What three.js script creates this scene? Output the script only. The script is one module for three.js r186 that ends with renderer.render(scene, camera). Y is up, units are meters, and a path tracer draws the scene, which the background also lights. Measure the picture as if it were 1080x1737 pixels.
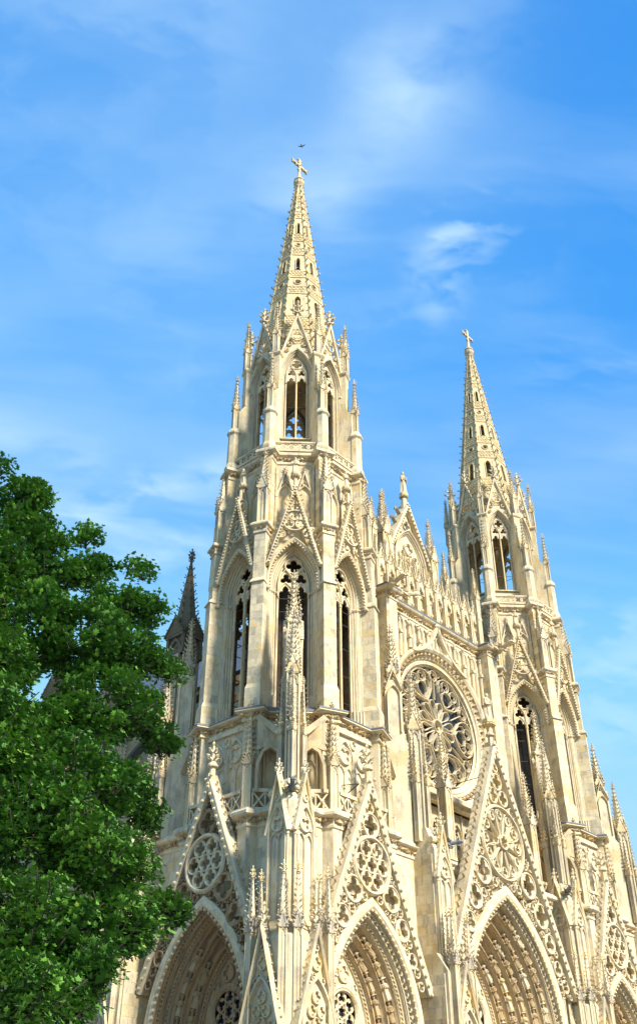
import * as THREE from 'three';
import { mergeGeometries } from 'three/addons/utils/BufferGeometryUtils.js';

// ---------------------------------------------------------------- camera, sky, sun, exposure
const scene = new THREE.Scene();
const camera = new THREE.PerspectiveCamera(54.516, 636 / 1024, 0.1, 3000);
camera.position.set(-36.05, 1.6, 34.65);
camera.lookAt(-36.05 + 0.6102 * 10, 1.6 + 0.5688 * 10, 34.65 - 0.5514 * 10);
scene.add(camera);
const renderer = new THREE.WebGLRenderer({ antialias: true });
renderer.toneMapping = THREE.LinearToneMapping;
renderer.toneMappingExposure = 1.8;
renderer.shadowMap.enabled = true;

function rng(seed) { let a = seed >>> 0; return () => { a = (a + 0x6D2B79F5) >>> 0; let t = a; t = Math.imul(t ^ (t >>> 15), t | 1); t ^= t + Math.imul(t ^ (t >>> 7), t | 61); return ((t ^ (t >>> 14)) >>> 0) / 4294967296; }; }
const hash = (x, y, s) => { let h = Math.imul(x | 0, 374761393) ^ Math.imul(y | 0, 668265263) ^ Math.imul(s | 0, 974711); h = Math.imul(h ^ (h >>> 13), 1274126177); return ((h ^ (h >>> 16)) >>> 0) / 4294967296; };
function vnoise(x, y, per, s) {            // tileable value noise, period per
  const xi = Math.floor(x), yi = Math.floor(y), fx = x - xi, fy = y - yi, m = (a) => ((a % per) + per) % per;
  const u = fx * fx * (3 - 2 * fx), v = fy * fy * (3 - 2 * fy);
  const a = hash(m(xi), m(yi), s), b = hash(m(xi + 1), m(yi), s), c = hash(m(xi), m(yi + 1), s), d = hash(m(xi + 1), m(yi + 1), s);
  return a + (b - a) * u + (c - a) * v + (a - b - c + d) * u * v;
}
function fbm(x, y, per, s, oct) { let r = 0, a = 0.5, n = 0; for (let i = 0; i < oct; i++) { r += a * vnoise(x, y, per, s + i * 17); n += a; x *= 2; y *= 2; per *= 2; a *= 0.5; } return r / n; }
const clamp = (x, a = 0, b = 1) => Math.min(b, Math.max(a, x)), lerp = (a, b, t) => a + (b - a) * t;
const smooth = (a, b, x) => { const t = clamp((x - a) / (b - a)); return t * t * (3 - 2 * t); };

// sky: clear blue air with thin high cloud; sphere of directions, cloud noise laid on a flat layer overhead
{
  const W = 4096, H = 2048, data = new Float32Array(W * H * 4);
  // soft streaks of cloud: from one direction to another, angular half width, strength
  const streaks = [[0.437, 0.883, -0.173, 0.450, 0.843, -0.295, 0.055, 0.22], [0.450, 0.843, -0.295, 0.464, 0.789, -0.403, 0.048, 0.28], [0.464, 0.789, -0.403, 0.417, 0.801, -0.429, 0.030, 0.20], [0.569, 0.735, -0.369, 0.558, 0.757, -0.339, 0.024, 1.0], [0.558, 0.757, -0.339, 0.567, 0.765, -0.306, 0.028, 0.95], [0.567, 0.765, -0.306, 0.606, 0.743, -0.284, 0.030, 0.82], [0.568, 0.748, -0.343, 0.587, 0.719, -0.373, 0.020, 0.30], [0.163, 0.839, -0.519, 0.291, 0.863, -0.413, 0.086, 0.22], [0.222, 0.753, -0.620, 0.386, 0.754, -0.531, 0.061, 0.14], [0.421, 0.544, -0.726, 0.477, 0.574, -0.666, 0.023, 0.50], [0.477, 0.574, -0.666, 0.533, 0.604, -0.592, 0.020, 0.50], [0.315, 0.602, -0.734, 0.422, 0.595, -0.683, 0.030, 0.30], [0.466, 0.510, -0.723, 0.539, 0.534, -0.651, 0.035, 0.45], [0.805, 0.457, -0.380, 0.830, 0.453, -0.325, 0.023, 0.55], [0.813, 0.413, -0.411, 0.844, 0.414, -0.341, 0.030, 0.40], [0.835, 0.371, -0.406, 0.865, 0.359, -0.351, 0.030, 0.40], [0.684, 0.657, -0.316, 0.714, 0.659, -0.237, 0.030, 0.25], [0.548, 0.707, -0.447, 0.573, 0.720, -0.391, 0.045, 0.16], [0.604, 0.647, -0.465, 0.678, 0.613, -0.406, 0.040, 0.12], [0.397, 0.696, -0.598, 0.463, 0.669, -0.582, 0.045, 0.12]];
  for (let j = 0; j < H; j++) for (let i = 0; i < W; i++) {
    const th = ((i + 0.5) / W - 0.5) * 2 * Math.PI, ph = ((j + 0.5) / H - 0.5) * Math.PI;
    const y = Math.sin(ph), x = Math.cos(ph) * Math.cos(th), z = Math.cos(ph) * Math.sin(th);
    const e = clamp(y);
    const az = 0.5 + 0.5 * (x * 0.67 + z * 0.74) / Math.max(0.2, Math.hypot(x, z)), dp = smooth(0.45, 0.76, az) * smooth(0.3, 0.62, e); // deeper blue towards the south-west
    const lo = smooth(0.62, 0.40, e), hz = smooth(0.40, 0.0, e), hi = smooth(0.62, 0.95, e);
    let r = lerp(lerp(lerp(0.125, 0.11, hi), 0.31, lo), 0.55, hz) * (1 - dp * 0.52), g = lerp(lerp(lerp(0.44, 0.365, hi), 0.68, lo), 0.80, hz) * (1 - dp * 0.20), b = lerp(lerp(lerp(0.95, 0.85, hi), 1.0, lo), 1.0, hz) * (1 - dp * 0.04);
    let c = 0;
    if (y > -0.02) { // cirrus veil
    const q = 1 / (0.22 + Math.max(y, 0)), px = (x * 0.80 + z * 0.6) * q, pz = (z * 0.80 - x * 0.6) * q;
    const w1 = fbm(px * 1.3 + 40, pz * 3.4 + 40, 512, 3, 7), w2 = fbm(px * 4.1 + 80 + w1 * 2.5, pz * 13 + 80 + w1 * 4, 1024, 9, 6), w3 = fbm(px * 0.9 + 11, pz * 0.9 + 25, 512, 21, 4);
    c = smooth(0.40, 0.76, w1 * 0.5 + w2 * 0.5) * (0.25 + 0.95 * smooth(0.36, 0.64, w3));
    c *= 0.5;
    if (y > 0.2) {
      const n1 = fbm(px * 7 + 5 + w1 * 3, pz * 9 + 5 + w2, 4096, 31, 6), n2 = fbm(px * 26 + 9 + n1 * 4, pz * 40 + 3 + n1 * 6, 8192, 57, 4);
      for (const p of streaks) {
        const ux = p[3] - p[0], uy = p[4] - p[1], uz = p[5] - p[2], t = clamp(((x - p[0]) * ux + (y - p[1]) * uy + (z - p[2]) * uz) / (ux * ux + uy * uy + uz * uz));
        const d = Math.hypot(x - p[0] - ux * t, y - p[1] - uy * t, z - p[2] - uz * t) / p[6] + (n2 - 0.5) * 0.9 + (w2 - 0.5) * 0.8; if (d > 3) continue;
        c += 0.8 * p[7] * Math.exp(-(Math.max(d, 0) ** 2) * (1.5 - n1)) * (p[7] > 0.8 ? clamp(0.4 + 1.6 * (n1 - 0.45) + 0.9 * (w2 - 0.5) + 1.3 * (n2 - 0.5), 0, 1.2) : clamp(0.22 + 2.8 * (n1 - 0.36) + 2.8 * (w2 - 0.5) + 1.8 * (n2 - 0.5), 0, 1.5));
      }
    }
    }
    c = clamp(c) * 0.85;
    r = lerp(r, 0.66, c); g = lerp(g, 0.91, c); b = lerp(b, 1.06, c);
    if (y < 0) { const t = smooth(0, -0.15, y); r = lerp(r, 0.3, t); g = lerp(g, 0.29, t); b = lerp(b, 0.27, t); }
    const o = (j * W + i) * 4; data[o] = r / 1.68; data[o + 1] = g / 1.68; data[o + 2] = b / 1.68; data[o + 3] = 1;
  }
  const sky = new THREE.DataTexture(data, W, H, THREE.RGBAFormat, THREE.FloatType);
  sky.mapping = THREE.EquirectangularReflectionMapping; sky.magFilter = sky.minFilter = THREE.LinearFilter; sky.needsUpdate = true;
  scene.background = sky; scene.environment = sky;
}
const sun = new THREE.DirectionalLight(new THREE.Color(1.0, 0.92, 0.79), 5.0);
sun.position.set(5, 88, 78); sun.target.position.set(8, 22, 0);
sun.castShadow = true; sun.shadow.radius = 17; sun.shadow.mapSize.set(4096, 4096);
Object.assign(sun.shadow.camera, { left: -60, right: 60, top: 60, bottom: -60, near: 1, far: 260 });
scene.add(sun, sun.target);

// ---------------------------------------------------------------- geometry helpers
const M4 = THREE.Matrix4, PI = Math.PI;
const T = (x, y, z) => new M4().makeTranslation(x, y, z), RY = (a) => new M4().makeRotationY(a), RZ = (a) => new M4().makeRotationZ(a), RX = (a) => new M4().makeRotationX(a), SC = (x, y = x, z = x) => new M4().makeScale(x, y, z);
const mul = (...ms) => ms.reduce((a, b) => a.multiply(b), new M4());
class Soup {                                 // a heap of triangles, later one BufferGeometry
  constructor() { this.p = []; }
  tri(a, b, c) { this.p.push(a[0], a[1], a[2], b[0], b[1], b[2], c[0], c[1], c[2]); return this; }
  quad(a, b, c, d) { return this.tri(a, b, c).tri(a, c, d); }
  add(s, m) {
    const q = s.p, o = this.p; if (!m) { for (let i = 0; i < q.length; i++) o.push(q[i]); return this; }
    const e = m.elements;
    for (let i = 0; i < q.length; i += 3) { const x = q[i], y = q[i + 1], z = q[i + 2]; o.push(e[0] * x + e[4] * y + e[8] * z + e[12], e[1] * x + e[5] * y + e[9] * z + e[13], e[2] * x + e[6] * y + e[10] * z + e[14]); }
    return this;
  }
  geo(g, m) { const n = g.index ? g.toNonIndexed() : g; return this.add({ p: n.attributes.position.array }, m); }
  box(x0, x1, y0, y1, z0, z1) {
    const v = [[x0, y0, z0], [x1, y0, z0], [x1, y1, z0], [x0, y1, z0], [x0, y0, z1], [x1, y0, z1], [x1, y1, z1], [x0, y1, z1]];
    for (const f of [[4, 5, 6, 7], [1, 0, 3, 2], [5, 1, 2, 6], [0, 4, 7, 3], [7, 6, 2, 3], [0, 1, 5, 4]]) this.quad(v[f[0]], v[f[1]], v[f[2]], v[f[3]]);
    return this;
  }
  cham(x0, x1, y0, y1, z0, z1, b) {          // box with its four upright edges and top and bottom rims chamfered
    const P = (i) => [[x0 + b + i, z0 + i], [x1 - b - i, z0 + i], [x1 - i, z0 + b + i], [x1 - i, z1 - b - i], [x1 - b - i, z1 - i], [x0 + b + i, z1 - i], [x0 + i, z1 - b - i], [x0 + i, z0 + b + i]];
    const o = P(0), n = P(b);
    return this.loft([[n, y0], [o, y0 + b], [o, y1 - b], [n, y1]]);
  }
  loft(rows, capB = true, capT = true) {     // rows: [polygon [[x,z]..], y]
    for (let r = 0; r + 1 < rows.length; r++) { const [A, ya] = rows[r], [B, yb] = rows[r + 1], n = A.length; for (let i = 0; i < n; i++) { const j = (i + 1) % n; this.quad([A[j][0], ya, A[j][1]], [A[i][0], ya, A[i][1]], [B[i][0], yb, B[i][1]], [B[j][0], yb, B[j][1]]); } }
    const cap = (P, y) => { for (let i = 1; i + 1 < P.length; i++) this.tri([P[0][0], y, P[0][1]], [P[i][0], y, P[i][1]], [P[i + 1][0], y, P[i + 1][1]]); };
    if (capB) cap(rows[0][0], rows[0][1]); if (capT) cap(rows[rows.length - 1][0], rows[rows.length - 1][1]);
    return this;
  }
  sweep(path, prof, { closed = false, loop = false, cap = true } = {}) { // path in x,y; prof [[outward, z]..]
    const n = path.length, N = [];
    for (let i = 0; i < n; i++) {
      const a = path[closed ? (i + n - 1) % n : Math.max(i - 1, 0)], b = path[i], c = path[closed ? (i + 1) % n : Math.min(i + 1, n - 1)];
      let ux = b[0] - a[0], uy = b[1] - a[1], vx = c[0] - b[0], vy = c[1] - b[1], lu = Math.hypot(ux, uy), lv = Math.hypot(vx, vy);
      if (lu < 1e-9) { ux = vx; uy = vy; lu = lv; } if (lv < 1e-9) { vx = ux; vy = uy; lv = lu; }
      ux /= lu; uy /= lu; vx /= lv; vy /= lv;
      let nx = -(uy + vy), ny = ux + vx; const l = Math.hypot(nx, ny) || 1; nx /= l; ny /= l; const k = 1 / Math.max(0.35, nx * -uy + ny * ux);
      N.push([nx * k, ny * k]);
    }
    const pt = (i, q) => [path[i][0] + N[i][0] * q[0], path[i][1] + N[i][1] * q[0], q[1]];
    const m = prof.length;
    for (let i = 0; i < (closed ? n : n - 1); i++) { const j = (i + 1) % n; for (let k = 0; k < (loop ? m : m - 1); k++) { const l = (k + 1) % m; this.quad(pt(i, prof[k]), pt(j, prof[k]), pt(j, prof[l]), pt(i, prof[l])); } }
    if (cap && loop && !closed) for (const i of [0, n - 1]) for (let k = 1; k + 1 < m; k++) this.tri(pt(i, prof[0]), pt(i, prof[k]), pt(i, prof[k + 1]));
    return this;
  }
  sweepH(pathXZ, prof, opt = {}) {           // path in x,z; prof [[outward, y]..]; outward = left of travel seen from above with +z up the page
    const s = new Soup().sweep(pathXZ, prof, opt), q = s.p;
    for (let i = 0; i < q.length; i += 3) this.p.push(q[i], q[i + 2], q[i + 1]);
    return this;
  }
  extr(outline, holes, z0, z1) {
    const sh = new THREE.Shape(outline.map((a) => new THREE.Vector2(a[0], a[1])));
    for (const h of holes || []) sh.holes.push(new THREE.Path(h.map((a) => new THREE.Vector2(a[0], a[1]))));
    return this.geo(new THREE.ExtrudeGeometry(sh, { depth: z1 - z0, bevelEnabled: false }), T(0, 0, z0));
  }
  bar(a, b, w, d) {                          // square bar between two points
    const A = new THREE.Vector3(...a), B = new THREE.Vector3(...b), dir = B.clone().sub(A), L = dir.length(); dir.normalize();
    let side = new THREE.Vector3(0, 0, 1).cross(dir); if (side.length() < 1e-3) side.set(1, 0, 0); side.normalize(); const up = dir.clone().cross(side);
    const m = new M4().makeBasis(side, dir, up).setPosition(A); return this.add(new Soup().box(-w / 2, w / 2, 0, L, -d / 2, d / 2), m);
  }
  ball(x, y, z, r) { return this.add(BALL, mul(T(x, y, z), SC(r))); }
  cyl(x, z, r0, r1, y0, y1, n = 8) { return this.loft([[ngon(n, r0, x, z), y0], [ngon(n, r1, x, z), y1]]); }
  build(off = 0) {
    const n = this.p.length / 9, pos = new Float32Array(this.p), nor = new Float32Array(n * 9), uv = new Float32Array(n * 6), S = 1 / 5;
    for (let t = 0; t < n; t++) {
      const o = t * 9, ax = pos[o], ay = pos[o + 1], az = pos[o + 2], bx = pos[o + 3] - ax, by = pos[o + 4] - ay, bz = pos[o + 5] - az, cx = pos[o + 6] - ax, cy = pos[o + 7] - ay, cz = pos[o + 8] - az;
      let nx = by * cz - bz * cy, ny = bz * cx - bx * cz, nz = bx * cy - by * cx; const l = Math.hypot(nx, ny, nz) || 1; nx /= l; ny /= l; nz /= l;
      const h = Math.hypot(nx, nz);
      for (let k = 0; k < 3; k++) {
        const i = o + k * 3; nor[i] = nx; nor[i + 1] = ny; nor[i + 2] = nz; const x = pos[i], y = pos[i + 1], z = pos[i + 2], j = t * 6 + k * 2;
        if (h < 0.5) { uv[j] = x * S + off; uv[j + 1] = z * S + off * 1.7; } else { uv[j] = (x * nz - z * nx) / h * S + off; uv[j + 1] = y * S + off * 1.7; }
      }
    }
    const g = new THREE.BufferGeometry(); g.setAttribute('position', new THREE.BufferAttribute(pos, 3)); g.setAttribute('normal', new THREE.BufferAttribute(nor, 3)); g.setAttribute('uv', new THREE.BufferAttribute(uv, 2));
    return g;
  }
}
const ngon = (n, r, x = 0, z = 0, a0 = PI / n) => Array.from({ length: n }, (_, i) => [x + r * Math.sin(a0 + i * 2 * PI / n), z + r * Math.cos(a0 + i * 2 * PI / n)]);
const sq = (w, x = 0, z = 0, d = w) => [[x - w / 2, z - d / 2], [x + w / 2, z - d / 2], [x + w / 2, z + d / 2], [x - w / 2, z + d / 2]];
const BALL = new Soup().geo(new THREE.IcosahedronGeometry(1, 0)), OCTA = new Soup().geo(new THREE.OctahedronGeometry(1, 0));
const circle = (cx, cy, r, n = 24, a0 = 0) => Array.from({ length: n }, (_, i) => [cx + r * Math.cos(a0 + i * 2 * PI / n), cy + r * Math.sin(a0 + i * 2 * PI / n)]);
function arch(w, c, ys, y0, n = 10) {        // pointed arch outline: up the left jamb, over, down the right one
  const R = w + c, A = Math.acos(c / R), L = []; if (y0 !== null && y0 < ys) L.push([-w, y0]);
  for (let i = 0; i <= n; i++) { const a = A * i / n; L.push([c - R * Math.cos(a), ys + R * Math.sin(a)]); }
  const r = L.slice(0, -1).reverse().map(([x, y]) => [-x, y]); return [...L, ...r];
}
const archTop = (w, c, ys) => ys + Math.sqrt((w + c) ** 2 - c * c);
function foil(cx, cy, R, n, rot = PI / 2, seg = 5) { // outline of an n-lobed foil inside radius R
  const d = R * [0, 0, 0, 0.515, 0.57, 0.61, 0.655, 0.68, 0.7][n], rr = R - d, h = d * Math.sin(PI / n), s = d * Math.cos(PI / n) + Math.sqrt(Math.max(rr * rr - h * h, 0)), P = [];
  const beta = Math.atan2(s * Math.sin(PI / n), s * Math.cos(PI / n) - d);
  for (let i = 0; i < n; i++) { const a = rot + i * 2 * PI / n; for (let k = 0; k <= seg; k++) { const f = a - beta + 2 * beta * k / seg; P.push([cx + d * Math.cos(a) + rr * Math.cos(f), cy + d * Math.sin(a) + rr * Math.sin(f)]); } }
  return P;
}
function foilRing(s, cx, cy, R, n, z0, z1, rot = PI / 2) {   // open circle with cusps and a raised rim
  s.extr(circle(cx, cy, R, 22), [foil(cx, cy, R * 0.86, n, rot).reverse()], z0, z1);
  const t = R * 0.10; s.sweep(circle(cx, cy, R - t * 0.6, 22), [[-t, z1], [-t * 0.4, z1 + t * 0.8], [t * 0.4, z1 + t * 0.8], [t, z1]], { closed: true });
}
const mould = (w, z, d) => [[-w, z], [-w * 0.45, z + d], [w * 0.45, z + d], [w, z]];
function lightHead(cx, h, ys, y0, k = 1) {   // a window light with a cusped pointed head
  const P = [[-1, 0], [-1.0, 0.25], [-0.93, 0.52], [-0.72, 0.74], [-0.42, 0.70], [-0.50, 0.98], [-0.38, 1.30], [0, 1.72]];
  const L = P.map(([x, y]) => [cx + x * h, ys + y * h * k]), R = P.slice(0, -1).reverse().map(([x, y]) => [cx - x * h, ys + y * h * k]);
  return [[cx - h, y0], ...L, ...R, [cx + h, y0]];
}
// crocket: a small curled leaf standing out along +x
const CROCKET = (() => { const s = new Soup(); s.loft([[[[0, -0.28], [0.1, 0], [0, 0.28], [-0.2, 0]], -0.32], [[[0.55, -0.2], [0.75, 0], [0.55, 0.2], [0.4, 0]], 0.02]], true, true); s.add(OCTA, mul(T(0.72, 0.16, 0), RZ(0.5), SC(0.34, 0.26, 0.34))); return s; })();
let mayMiss = true; const lumpR = rng(77);
function along(s, unit, a, b, out, n, size, t0 = 0, t1 = 1, grow = 1) { // copies of unit from a to b, its x to `out`
  const A = new THREE.Vector3(...a), B = new THREE.Vector3(...b), d = B.clone().sub(A).normalize(), o = new THREE.Vector3(...out); o.addScaledVector(d, -o.dot(d)).normalize(); const w = o.clone().cross(d), bas = new M4().makeBasis(o, d, w);
  for (let i = 0; i < n; i++) { const t = n === 1 ? (t0 + t1) / 2 : lerp(t0, t1, i / (n - 1)), p = A.clone().lerp(B, t), k = size * lerp(1, grow, t) * (unit === CROCKET ? 0.84 + 0.32 * lumpR() : 1); if (unit === CROCKET && mayMiss && lumpR() < 0.035) continue; s.add(unit, mul(T(p.x, p.y, p.z), bas, RZ((lumpR() - 0.5) * 0.5), RY((lumpR() - 0.5) * 0.5), SC(k))); }
}
function ballsOn(s, path, step, r, z, off = 0) { // beads along a path in x,y
  let carry = step / 2;
  for (let i = 0; i + 1 < path.length; i++) {
    const [ax, ay] = path[i], [bx, by] = path[i + 1], L = Math.hypot(bx - ax, by - ay), nx = -(by - ay) / L, ny = (bx - ax) / L;
    while (carry < L) { const t = carry / L; s.ball(ax + (bx - ax) * t + nx * off, ay + (by - ay) * t + ny * off, z, r); carry += step; } carry -= L;
  }
}
function frieze(s, a, b, y, h, depth, step = 0.16) { // carved leaves along a straight line a->b in x,z
  const L = Math.hypot(b[0] - a[0], b[1] - a[1]), n = Math.max(1, Math.round(L / step)), nx = -(b[1] - a[1]) / L, nz = (b[0] - a[0]) / L;
  for (let i = 0; i < n; i++) { const t = (i + 0.5) / n, k = 0.75 + 0.5 * lumpR(); s.add(OCTA, mul(T(a[0] + (b[0] - a[0]) * t + nx * depth * 0.4, y + (lumpR() - 0.5) * h * 0.3, a[1] + (b[1] - a[1]) * t + nz * depth * 0.4), RY(lumpR() * 3), RZ(lumpR() * 1.4), SC(step * 0.5 * k, h * 0.5 * k, depth * k))); }
}
function finial(s, x, y, z, k) {             // leafy cross-shaped top, height about k
  s.cyl(x, z, k * 0.09, k * 0.05, y, y + k * 0.8, 6); s.cyl(x, z, k * 0.16, k * 0.16, y + k * 0.04, y + k * 0.1, 6);
  for (const [h, r, q] of [[0.3, 0.26, 0.24], [0.62, 0.19, 0.17]]) for (let i = 0; i < 4; i++) { const a = i * PI / 2; s.add(OCTA, mul(T(x + Math.cos(a) * r * k, y + h * k, z + Math.sin(a) * r * k), RY(-a), RZ(0.4), SC(q * k * 0.6, q * k * 0.42, q * k * 0.45))); s.bar([x, y + (h - 0.12) * k, z], [x + Math.cos(a) * r * k, y + h * k, z + Math.sin(a) * r * k], 0.07 * k, 0.07 * k); }
  s.add(OCTA, mul(T(x, y + k * 0.9, z), SC(k * 0.09, k * 0.13, k * 0.09)));
}
// ---------------------------------------------------------------- materials
function texture(n, fn, srgb = true) {
  const d = new Uint8Array(n * n * 4);
  for (let j = 0; j < n; j++) for (let i = 0; i < n; i++) { const c = fn(i / n, j / n), o = (j * n + i) * 4; for (let k = 0; k < 3; k++) { const v = c[k]; d[o + k] = 255 * clamp(srgb ? (v <= 0.0031308 ? 12.92 * v : 1.055 * Math.pow(v, 1 / 2.4) - 0.055) : v); } d[o + 3] = 255; }
  const t = new THREE.DataTexture(d, n, n, THREE.RGBAFormat); t.wrapS = t.wrapT = THREE.RepeatWrapping; t.magFilter = THREE.LinearFilter; t.minFilter = THREE.LinearMipmapLinearFilter; t.generateMipmaps = true; if (srgb) t.colorSpace = THREE.SRGBColorSpace; t.needsUpdate = true; return t;
}
// limestone, 5 m across: pale cream, ochre clouds, grey weather stains with ragged edges, pores
const stoneMap = texture(1024, (u, v) => {
  const a = fbm(u * 6, v * 6, 6, 1, 6), b = fbm(u * 11, v * 7, 11, 40, 5), g = fbm(u * 90, v * 90, 90, 70, 3), st = fbm(u * 34, v * 5, 34, 90, 5), p = fbm(u * 3, v * 3, 3, 120, 5);
  const oc = smooth(0.42, 0.70, a), gr = smooth(0.52, 0.72, b) * 0.75 + smooth(0.55, 0.74, st) * 0.75, k = 0.90 + 0.22 * (g - 0.5) + 0.34 * (p - 0.5);
  let r = lerp(0.69, 0.65, oc), gg = lerp(0.59, 0.505, oc), bb = lerp(0.39, 0.262, oc);
  r = lerp(r, 0.38, gr * 0.7); gg = lerp(gg, 0.335, gr * 0.7); bb = lerp(bb, 0.27, gr * 0.7);
  return [r * k, gg * k, bb * k];
});
const stoneBump = texture(512, (u, v) => { const q = 0.6 * fbm(u * 60, v * 60, 60, 5, 4) + 0.4 * fbm(u * 14, v * 14, 14, 8, 4); return [q, q, q]; }, false);
const tints = [[1, 1, 1], [1.04, 1.03, 1.01], [0.93, 0.91, 0.87], [0.99, 0.94, 0.83], [0.97, 0.985, 1.01], [0.86, 0.82, 0.75], [1.07, 1.07, 1.07], [0.96, 0.89, 0.76]];
const stones = tints.map((t) => new THREE.MeshStandardMaterial({ color: new THREE.Color().setRGB(...t), map: stoneMap, bumpMap: stoneBump, bumpScale: 0.012, roughness: 0.92 }));
const stone = stones[0], stoneWarm = stones[3], stonePale = stones[1];
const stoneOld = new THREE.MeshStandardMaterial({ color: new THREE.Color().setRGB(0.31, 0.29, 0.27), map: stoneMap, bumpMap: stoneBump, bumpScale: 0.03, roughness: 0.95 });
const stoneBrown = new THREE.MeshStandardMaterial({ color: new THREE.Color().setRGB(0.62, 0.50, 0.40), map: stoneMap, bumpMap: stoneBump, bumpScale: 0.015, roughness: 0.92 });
const stoneSpire = [[0.94, 0.90, 0.77], [0.90, 0.86, 0.72], [0.97, 0.93, 0.82]].map((t) => new THREE.MeshStandardMaterial({ color: new THREE.Color().setRGB(...t), map: stoneMap, bumpMap: stoneBump, bumpScale: 0.012, roughness: 0.93 }));
// carved leafwork: browner from lodged dirt, with crevice shade also put into the colour
const stoneCarved = new THREE.MeshStandardMaterial({ color: new THREE.Color().setRGB(0.80, 0.71, 0.58), map: stoneMap, bumpMap: stoneBump, bumpScale: 0.03, roughness: 0.95 });
const stoneFig = new THREE.MeshStandardMaterial({ color: new THREE.Color().setRGB(0.72, 0.63, 0.52), map: stoneMap, bumpMap: stoneBump, bumpScale: 0.03, roughness: 0.95 });
const stonePortal = new THREE.MeshStandardMaterial({ color: new THREE.Color().setRGB(0.86, 0.76, 0.65), map: stoneMap, bumpMap: stoneBump, bumpScale: 0.015, roughness: 0.92 });  // portal orders: browner stone, with some recess shade darkened into the colour
const grainMap = texture(256, (u, v) => { const q = 0.75 + 0.5 * (fbm(u * 8, v * 40, 40, 3, 4) - 0.5); return [q, q, q]; });
const lead = new THREE.MeshStandardMaterial({ color: new THREE.Color().setRGB(0.17, 0.185, 0.205), map: grainMap, roughness: 0.6, metalness: 0.15 });
const slate = new THREE.MeshStandardMaterial({ color: new THREE.Color().setRGB(0.10, 0.115, 0.15), map: grainMap, roughness: 0.55 });
const iron = new THREE.MeshStandardMaterial({ color: new THREE.Color().setRGB(0.04, 0.036, 0.034), roughness: 0.6, metalness: 0.5 });
const timber = new THREE.MeshStandardMaterial({ color: new THREE.Color().setRGB(0.17, 0.125, 0.085), map: grainMap, roughness: 0.9 });
const glass = new THREE.MeshPhysicalMaterial({ color: new THREE.Color().setRGB(0.014, 0.02, 0.034), roughness: 0.16, specularIntensity: 1, clearcoat: 0.6, clearcoatRoughness: 0.15 });

// ---------------------------------------------------------------- objects
const church = new THREE.Group(); church.name = 'church'; church.position.set(0, 0, 0); scene.add(church);
church.userData = { label: 'pale limestone Gothic church with twin openwork spires, rose window and gabled portals', category: 'church' };
let uvo = 0;
function mesh(name, soup, mat, parent, label) {
  uvo += 0.137; const m = new THREE.Mesh(soup.isBufferGeometry ? soup : soup.build(uvo), mat); m.name = name; m.castShadow = m.receiveShadow = true; if (label) m.userData.label = label; if (parent) parent.add(m); return m;
}
function group(name, parent, label) { const g = new THREE.Group(); g.name = name; if (label) g.userData.label = label; if (parent) parent.add(g); return g; }
function put(proto, x = 0, y = 0, z = 0, turn = 0, k = 1) { const o = proto.clone(); o.position.set(x, y, z); o.rotation.y = turn; if (k !== 1) o.scale.setScalar(k); church.add(o); return o; }
const D2R = PI / 180;

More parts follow.
